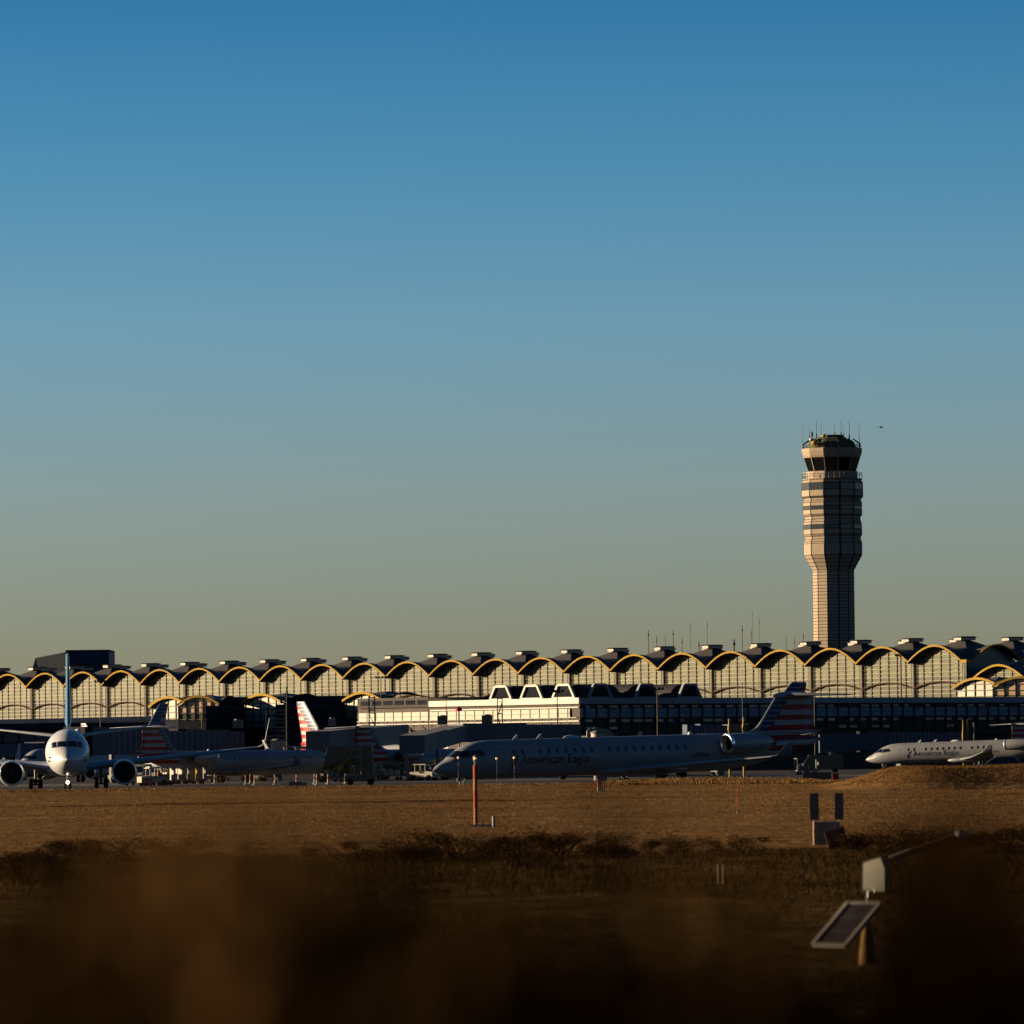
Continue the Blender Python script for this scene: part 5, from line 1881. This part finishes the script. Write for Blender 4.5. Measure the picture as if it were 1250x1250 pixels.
def stairs(label, px, Y, rz=0, mat=None):
    t = thing('boarding_stairs', label, 'boarding stairs', (xg(px, Y), Y, 0), rz)
    m = MB()
    for k in range(12):
        m.box(-2.6 + k * .3, -2.3 + k * .3, -.7, .7, .3 + k * .2, .36 + k * .2)
    m.box(1.0, 2.2, -.8, .8, 2.62, 2.7)
    m.build('step', M_gry, t)
    m = MB()
    for y in (-.75, .75):
        m.bar((-2.6, y, 1.2), (1.0, y, 3.6), .07)
        m.bar((1.0, y, 3.6), (2.2, y, 3.6), .07)
        m.bar((-2.6, y, .2), (1.0, y, 2.55), .12, .2)
        for k in range(7):
            x = -2.5 + k * .58
            m.bar((x, y, .4 + (x + 2.6) * .66), (x, y, 1.25 + (x + 2.6) * .66), .05)
        m.bar((2.1, y, .3), (2.1, y, 3.6), .12)
        m.bar((1.0, y, .3), (1.0, y, 2.6), .12)
    m.build('rail_frame', mat or M_yel, t)
    m = MB(); m.box(-2.6, 2.2, -.6, .6, .25, .4); m.build('chassis', mat or M_yel, t)
    wheelset(t, (-1.9, 1.7), (-.6, .6), .25, .16)
    return t

def cone(px, Y, h=1.0):
    t = thing('traffic_cone', 'orange and white traffic delineator standing on the apron under the parked jets', 'traffic cone', (xg(px, Y), Y, .0), 0, 'delineators on the apron')
    m = MB(); m.lathe([(.0, .26), (.06, .26), (.06, .12)], 10, 'z', mi=0); m.build('base', M_drk, t)
    m = MB()
    m.lathe([(.05, .10), (h * .45, .08)], 10, 'z', mi=0)
    m.lathe([(h * .45, .085), (h * .75, .07)], 10, 'z', mi=1)
    m.lathe([(h * .75, .068), (h, .05)], 10, 'z', mi=0)
    m.build('sleeve', [M_wht, M_org], t)
    return t

van('pale upright service van just right of the head on airliner\'s right engine', 168.5, 575, R(80), M_wht, 4.6, 2.2)
tug('cream sunlit tug beside the red taxiway sign', 187, 560, R(25), M_rot)
cart('white canopied baggage cart with orange cases behind the cream tug', 196, 566, R(20), M_wht, M_org)
cart('baggage cart with tan luggage, nearest the parked jet\'s tail', 206, 590, R(30), M_wht, M_rot)
cart('dark loaded baggage cart in the middle of the row under the wing', 216, 592, R(10), M_gry, M_drk)
cart('yellow canopied baggage cart in the row under the wing', 226, 594, R(10), M_yel, M_rot)
cart('grey baggage cart at the right end of the row under the wing', 236, 596, R(15), M_gry, M_rot)
loader('white belt loader left of the parked jet\'s main wheels', 246, 612, R(70), M_wht)
cart('white cart seen between the main wheels of the parked jet', 269, 655, R(75), M_wht, M_wht)
tug('white tug standing under the nose of the parked jet', 310, 640, R(160), M_wht)
cart('small white topped cart right of the tug under the parked jet', 329, 640, R(80), M_wht, M_yel)
cart('yellow canopied cart below the grey sloping jet bridge', 404, 600, R(30), M_yel, M_rot)
tug('dark low tractor standing on the apron below the striped T tail', 440, 520, R(5), M_drk, 1.0)
stairs('yellow boarding stairs left of the striped T tail of the parked jet', 417, 599, R(0), M_yel)
van('tall dark box truck parked under the sloping grey jet bridge', 421, 606, R(0), M_drk, 6.2, 3.9)
van('white service van behind the dark low tractor', 449, 640, R(70), M_wht, 4.4, 2.0)
tug('white tug left of the lettered jet\'s nose', 517, 610, R(150), M_wht)
loader('yellow belt loader partly hidden by the lettered jet\'s nose', 530, 622, R(10), M_yel)
cart('grey cart below the fuselage of the jet seen from its tail', 478, 640, R(20), M_gry, M_rot)
cart('dark cart standing behind the lettered jet\'s tail end', 985, 640, R(10), M_gry, M_drk)
van('dark van parked below the jet bridge right of the lettered jet\'s tail', 1002, 700, R(0), M_drk, 5.6, 2.3)
for px, Y in ((300, 560), (305.5, 585), (311, 555), (335.5, 560), (362, 545), (384, 560), (387, 548), (400.5, 556), (422, 556), (262, 600)):
    cone(px, Y, 1.0)

# car behind the mound
t = thing('parked_car', 'dark estate car with its roof showing above the grassy mound', 'car', (xg(1219, 600), 600, 0))
m = MB()
lower = [(-2.35, .45), (-2.3, .95), (-2.2, 1.05), (-1.3, 1.15), (2.25, 1.15), (2.4, .9), (2.4, .4), (-2.2, .35)]
m.prism(lower, -.95, .95)
m.build('body', M_drk, t)
m = MB()
cab = [(-1.45, 1.14), (-.45, 1.78), (.2, 1.86), (1.75, 1.82), (2.25, 1.15)]
rings = [[(x * .99 + (0 if z < 1.5 else .0), s * (.93 if z < 1.3 else .74), z) for x, z in cab] for s in (-1, -.98, .98, 1)]
m.loft(rings, 0, False, True)
m.build('glasshouse', M_cabwin, t)
m = MB()
for sd in (-1, 1):
    for a, b in (((-1.45, .94, 1.14), (-.45, .76, 1.79)), ((-.45, .76, 1.79), (.2, .75, 1.87)), ((.2, .75, 1.87), (1.75, .75, 1.83)), ((1.75, .76, 1.83), (2.25, .94, 1.15)), ((.35, .76, 1.85), (.35, .94, 1.15))):
        m.bar((a[0], sd * a[1], a[2]), (b[0], sd * b[1], b[2]), .08)
m.box(-.4, 1.75, -.72, .72, 1.82, 1.88)
m.build('roof_frame', pm('silver roof trim', (.35, .34, .34), .35, .5, .1), t)
wheelset(t, (-1.45, 1.5), (-.86, .86), .36, .24)
m = MB()
for sd in (-.7, .7):
    m.box(-2.37, -2.28, sd - .18, sd + .18, .75, .92)
m.build('headlight', M_wht, t)

# ------------------------------------------------------------------ signs and markers at the grass edge
def sign(label, px0, px1, Y, z0, z1, mat, bars=0, legs=True, barmat=None, cat='taxiway sign', name='taxiway_sign'):
    a, b = xg(px0, Y, z0), xg(px1, Y, z0)
    zg = float(height(a, Y))
    t = thing(name, label, cat, ((a + b) / 2, Y, zg))
    w_ = b - a
    m = MB()
    m.box(-w_ / 2, w_ / 2, -.08, .08, z0 - zg, z1 - zg)
    m.build('face', mat, t)
    n = max(2, int(w_ / .7) + 1)
    for k in range(n):
        m = MB()
        x = -w_ / 2 * .85 + k * w_ * .85 / (n - 1)
        m.bar((x, 0, -.05), (x, 0, z0 - zg), .06)
        m.build('leg', M_gry, t)
    m = MB()
    m.box(-w_ / 2 - .03, w_ / 2 + .03, -.10, .10, z1 - zg, z1 - zg + .03)
    m.build('top_cap', M_gry, t)
    if bars:
        m = MB()
        h = (z1 - z0)
        for k in range(bars):
            x = -w_ / 2 + w_ * (k + .7) / (bars + .4)
            if k % 3 == 1:
                m.bar((x - .07, -.09, z0 - zg + h * .25), (x + .07, -.09, z0 - zg + h * .8), .05, .02)
            else:
                m.box(x - .03, x + .03, -.095, -.082, z0 - zg + h * .22, z0 - zg + h * .8)
        m.build('marking', barmat or M_wht, t)
    return t
sign('small red taxiway sign with worn white marks below the right engine', 174.5, 186, 440, .62, 1.08, M_red, 4)
sign('grey taxiway sign with its face turned away at the grass edge', 353, 368, 372, .55, .95, M_gry, 0)
sign('long dark taxiway sign with red ends near the foot of the mound', 980, 1015, 372, .66, 1.15, M_drk, 7, True, M_org)
sign('short red panel sign touching the right end of the long dark sign', 1016, 1024, 373, .66, 1.05, M_red, 0)
t = thing('junction_box', 'small dark box right of the grey taxiway sign', 'box', (xg(371.5, 372), 372, 0))
m = MB(); m.box(-.16, .16, -.15, .15, 0, .85); m.build('casing', M_drk, t)
m = MB(); m.box(-.19, .19, -.18, .18, .85, .9); m.build('lid', M_gry, t)

for px in (729.8, 731.6, 733.4, 735.2, 738.2):
    Y = 308
    X = xg(px, Y)
    t = thing('marker_stake', 'red topped white footed marker stake in the tight cluster on the rough bank', 'marker', (X, Y, float(height(X, Y))), 0, 'marker stakes on the bank')
    m = MB(); m.cyl((0, 0, -.1), (0, 0, .24), .03, None, 8); m.build('white_sleeve', M_wht, t)
    m = MB(); m.cyl((0, 0, .24), (0, 0, .70), .028, .02, 8); m.build('red_flag', M_red, t)
for px, Y, h in ((928.5, 368, 1.0), (940.5, 368, .95), (963.5, 368, 1.0)):
    X = xg(px, Y)
    t = thing('edge_marker', 'thin orange edge marker standing on the pavement behind the rough bank', 'marker', (X, Y, 0), 0, 'orange edge markers behind the bank')
    m = MB(); m.cyl((0, 0, 0), (0, 0, h), .035, .03, 8); m.build('stake', M_org, t)
    m = MB(); m.cyl((0, 0, 0), (0, 0, .06), .12, None, 8); m.build('foot', M_drk, t)
X = xg(901, 215)
t = thing('marker_stake', 'single thin orange stake standing in the mown field', 'marker', (X, 215, float(height(X, 215))))
m = MB(); m.cyl((0, 0, -.1), (0, 0, 1.15), .016, .013, 8); m.build('stake', M_org, t)
m = MB(); m.cyl((0, 0, -.02), (0, 0, .03), .07, None, 8); m.build('foot', M_drk, t)
for px, py, lab in ((876.5, 1082, 'left of two thin pale stakes in the scrub'), (882.5, 1082, 'right of two thin pale stakes in the scrub')):
    Y = 104.0
    X = xg(px, Y)
    t = tag(MB().cyl((0, 0, -.1), (0, 0, .36), .007, .007, 6).ball((0, 0, .365), .011, 6).build('pale_stake', M_rail), lab, 'stake')
    t.location = (X, Y, float(height(X, Y)))

# orange light pole and its row of lamps
Y = 188.0
X = xg(580.5, Y, 1)
zg = float(height(X, Y))
ptop = at(580.5, 934, Y).z - zg
t = thing('approach_light_pole', 'thick orange and white pole with a lamp on top standing in the field', 'light pole', (X, Y, zg))
m = MB()
hs = [0, .62, 1.2, 1.62, ptop]
for k, (a, b) in enumerate(zip(hs[:-1], hs[1:])):
    m.cyl((0, 0, a), (0, 0, b), .07, .07, 16, 0 if k % 2 else 1)
m.build('pole', [M_org, pm('faded orange white paint', (.42, .15, .06), .5, 0, .2, 5.0)], t)
m = MB()
m.box(-.16, .55, -.16, .16, .0, .07)
m.build('base_plate', M_wht, t)
m = MB()
m.cyl((0, 0, ptop), (0, 0, ptop + .14), .03, None, 8)
m.lathe([(ptop + .13, .05), (ptop + .2, .075), (ptop + .3, .07), (ptop + .34, .02)], 12, 'z')
lo = m.build('lamp', M_gry, t)
M_lens = glow('amber lamp lens', (1.0, .45, .18), .10)
m = MB(); m.ball((0, -.045, ptop + .23), .05, 10); m.build('lens', M_lens, lo)
for px, py, lab in ((559.3, 926, 'leftmost small lamp on a thin stalk in front of the lettered jet\'s cockpit'), (606.2, 927, 'amber lamp on a thin stalk in front of the lettered jet\'s door'), (627.6, 926, 'lamp on a thin stalk in front of the lettered jet\'s emblem')):  # leftmost lamp is added in place of a reflection on the cockpit glass
    Y = 330.0
    p = at(px, py, Y)
    zg2 = float(height(p.x, Y))
    t = thing('approach_lamp', lab, 'lamp', (p.x, Y, zg2))
    m = MB(); m.cyl((0, 0, -.1), (0, 0, p.z - zg2), .007, None, 6); m.build('stalk', M_drk, t)
    m = MB(); m.lathe([(p.z - zg2 - .06, .03), (p.z - zg2, .07), (p.z - zg2 + .1, .07), (p.z - zg2 + .13, .03)], 12, 'z'); ho = m.build('lamp', M_gry, t)
    m = MB(); m.ball((0, -.07, p.z - zg2 + .05), .06, 10); m.build('lens', M_lens, ho)
X = xg(602.8, 187)
t = thing('short_post', 'short dark post standing right of the orange pole\'s base', 'post', (X, 187, float(height(X, 187))))
m = MB(); m.cyl((0, 0, -.05), (0, 0, .33), .055, None, 10); m.build('post', M_drk, t)
m = MB(); m.cyl((0, 0, .33), (0, 0, .36), .065, None, 10); m.build('cap', M_gry, t)

# ------------------------------------------------------------------ instruments in the scrub
M_cell = pm('solar cell', (.055, .048, .052), .5, 0, .2, 6)
M_panel = pm('brown grey solar panel', (.24, .17, .13), .6, 0, .15, 6)
M_alu = pm('aluminium frame', (.34, .30, .26), .55, .0, .1)
M_cabinet = pm('weathered white cabinet', (.42, .30, .21), .55, 0, .12, 4)
Y = 146.0
k = Y / F
p = at(1009, 1032, Y)
zg = float(height(p.x, Y))
t = thing('solar_cabinet', 'weathered grey cabinet carrying two upright dark solar panels', 'cabinet', (p.x, Y, zg))
zb = p.z - zg
m = MB()
m.box(-15.5 * k, 15 * k, -.02, .36, min(0, zb), zb + 29 * k)
m.build('casing', M_cabinet, t)
m = MB()
for x in (-11, -7, -2):
    m.box(x * k - .008, x * k + .008, -.04, -.022, zb + 1 * k, zb + 28 * k)
m.build('door_rib', M_alu, t)
for x0, x1 in ((-20, -8.5), (10.5, 21.5)):
    m = MB()
    m.box(x0 * k, x1 * k, .10, .13, zb + 31 * k, zb + 64 * k)
    m.box(x0 * k, x1 * k, .09, .135, zb + 46.5 * k, zb + 47.3 * k, 1)
    po = m.build('solar_panel', [M_panel, M_alu], t)
    m = MB()
    xm = (x0 + x1) / 2 * k
    m.cyl((xm, .16, zb + 10 * k), (xm, .16, zb + 60 * k), .018, None, 8)
    m.build('bracket', M_alu, po)

Y = 133.0
k = Y / F
p = at(1021, 1023, Y)
X = p.x
zg = float(height(X, Y))
t = thing('tilted_sign', 'small tilted reddish brown sign leaning in front of the grey cabinet', 'sign', (X, Y, zg))
zc = p.z - zg
ca, sa = math.cos(R(16)), math.sin(R(16))
def tl(x, z):
    return (x * ca - z * sa, zc + x * sa + z * ca)
m = MB()
m.prism([tl(-12.5 * k, -12 * k), tl(12.5 * k, -12 * k), tl(12.5 * k, 12 * k), tl(-12.5 * k, 12 * k)], -.02, .02)
m.build('board', pm('faded red brown board', (.36, .13, .06), .65, 0, .25, 6), t)
m = MB()
for q in (-6, 0, 6):
    a, b = tl(-10 * k, q * k), tl(10 * k, q * k)
    m.bar((a[0], -.024, a[1]), (b[0], -.024, b[1]), .006, .02)
m.build('faded_band', pm('faded board band', (.26, .11, .06), .65), t)
m = MB()
a, b = tl(2 * k, 8 * k), tl(0 * k, -14 * k)
m.bar((b[0] + .12, .05, -.1), (b[0], .04, b[1]), .03)
m.bar((b[0], .04, b[1]), (a[0], .04, a[1]), .03)
m.build('stake', M_strut, t)

Y = 63.0
k = Y / F
pp = at(1062, 1150, Y)
X = pp.x
zg = float(height(X, Y))
t = thing('monitoring_station', 'instrument post with a slanted white framed solar panel, a white box and a long tube', 'instrument', (X, Y, zg))
def lp(px, py, dy=0.0):
    q = at(px, py, Y + dy)
    return Vector((q.x - X, dy, q.z - zg))
m = MB()
a, b = lp(1061, 1176), lp(1056, 1128)
m.lathe([(min(-.05, a.z), .10), (a.z + .12, .095), (b.z - .1, .06), (b.z, .03)], 14, 'z', ((a.x + b.x) / 2, .12, 0))
m.build('post_sleeve', pm('yellow post sleeve', (.30, .165, .022), .5, 0, .2, 6), t)
m = MB()
c0 = lp(1060, 1130)
m.cyl((c0.x, .12, c0.z - .1), (c0.x, .12, lp(1062, 1060).z), .022, None, 10)
m.build('pole', M_strut, t)
# solar panel
TL, TR, BR, BL = lp(1034, 1102, -.05), lp(1073.5, 1102, -.25), lp(1032, 1153, -.68), lp(993, 1152, -.48)
nrm = (TR - TL).cross(BL - TL).normalized()
if nrm.y > 0:
    nrm = -nrm
def pq(u, v):
    return (TL * (1 - u) + TR * u) * (1 - v) + (BL * (1 - u) + BR * u) * v
m = MB()
back = nrm * -.035
c = [pq(.02, .02), pq(.98, .02), pq(.98, .98), pq(.02, .98)]
m.add([q for q in c] + [q + back for q in c], [(0, 1, 2, 3), (7, 6, 5, 4), (0, 4, 5, 1), (1, 5, 6, 2), (2, 6, 7, 3), (3, 7, 4, 0)])
po = m.build('solar_panel', M_cell, t)
m = MB()
for (u0, v0), (u1, v1) in (((0, 0), (1, 0)), ((1, 0), (1, 1)), ((1, 1), (0, 1)), ((0, 1), (0, 0))):
    m.bar(pq(u0, v0) - nrm * .01, pq(u1, v1) - nrm * .01, .045, .05)
m.build('frame', M_alu, po)
m = MB()
for v in (.33, .66):
    m.bar(pq(.04, v) + nrm * .002, pq(.96, v) + nrm * .002, .004, .004)
m.build('cell_seam', M_gry, po)
m = MB()
m.bar(pq(.5, .45) + back * 1.5, (c0.x, .12, c0.z + .02), .03)
m.build('panel_bracket', M_strut, t)
# white box
m = MB()
f = [lp(1052.5, 1086, .04), lp(1078.5, 1088, -.20), lp(1078.5, 1061, -.20), lp(1073.5, 1046, -.15), lp(1053, 1053, .04)]
m.add(f + [q + Vector((.10, .16, .0)) for q in f], [(4, 3, 2, 1, 0), (5, 6, 7, 8, 9)] + [(i, (i + 1) % 5, 5 + (i + 1) % 5, 5 + i) for i in range(5)])
bo = m.build('instrument_box', pm('white instrument box', (.22, .21, .17), .6, 0, .12, 5), t)
m = MB()
q = lp(1059, 1094, -.08)
m.cyl(q, q + Vector((0, 0, .06)), .012, None, 8)
q = lp(1067, 1090, -.08)
m.cyl(q, q + Vector((0, 0, .05)), .016, None, 8)
m.build('cable_gland', M_lip, bo)
m = MB()
m.bar(lp(1052, 1088.5), lp(1108, 1088), .03, .03)
m.build('cross_arm', M_strut, t)
m = MB()
m.tube([lp(1098, 1050), lp(1096, 1062), lp(1098, 1074), lp(1096.5, 1088)], .014, 6)
m.build('cable', M_rail, t)
m = MB()
a, b, c2 = lp(1086, 1048), lp(1112, 1038), lp(1172, 1018)
m.cyl(a, b, .042, .042, 14, 0)
m.cyl(b, c2, .036, .036, 14, 1)
m.ball(c2, .06, 10, 2)
m.build('sensor_tube', [pm('grey white tube', (.16, .15, .155), .5, 0, .1), pm('orange brown tube', (.13, .055, .015), .55, 0, .2, 5), M_gry], t)
m = MB()
m.bar(lp(1108, 1088), lp(1130, 1030), .02)
m.build('tube_brace', M_strut, t)

# ------------------------------------------------------------------ a bird over the tower
p = at(1075.5, 522, 420)
t = thing('bird', 'tiny bird flying in the open sky right of the control tower', 'bird', p, R(30), scale=.6)
m = MB()
m.lathe([(-.22, .01), (-.15, .05), (.0, .075), (.14, .05), (.2, .045), (.26, .01)], 10, 'x')
m.add([(-.22, -.02, 0), (-.38, -.07, .01), (-.38, .07, .01), (-.22, .02, 0)], [(0, 1, 2, 3)])
m.build('body', M_gry, t)
for sd in (-1, 1):
    m = MB()
    pts = [(.10, sd * .05, .02), (.12, sd * .28, .16), (.0, sd * .55, .12), (-.10, sd * .3, .13), (-.10, sd * .05, .02)]
    m.add(pts + [(x, y, z + .012) for x, y, z in pts], [(0, 1, 2, 3, 4), (9, 8, 7, 6, 5)])
    m.build('wing', M_wht, t)
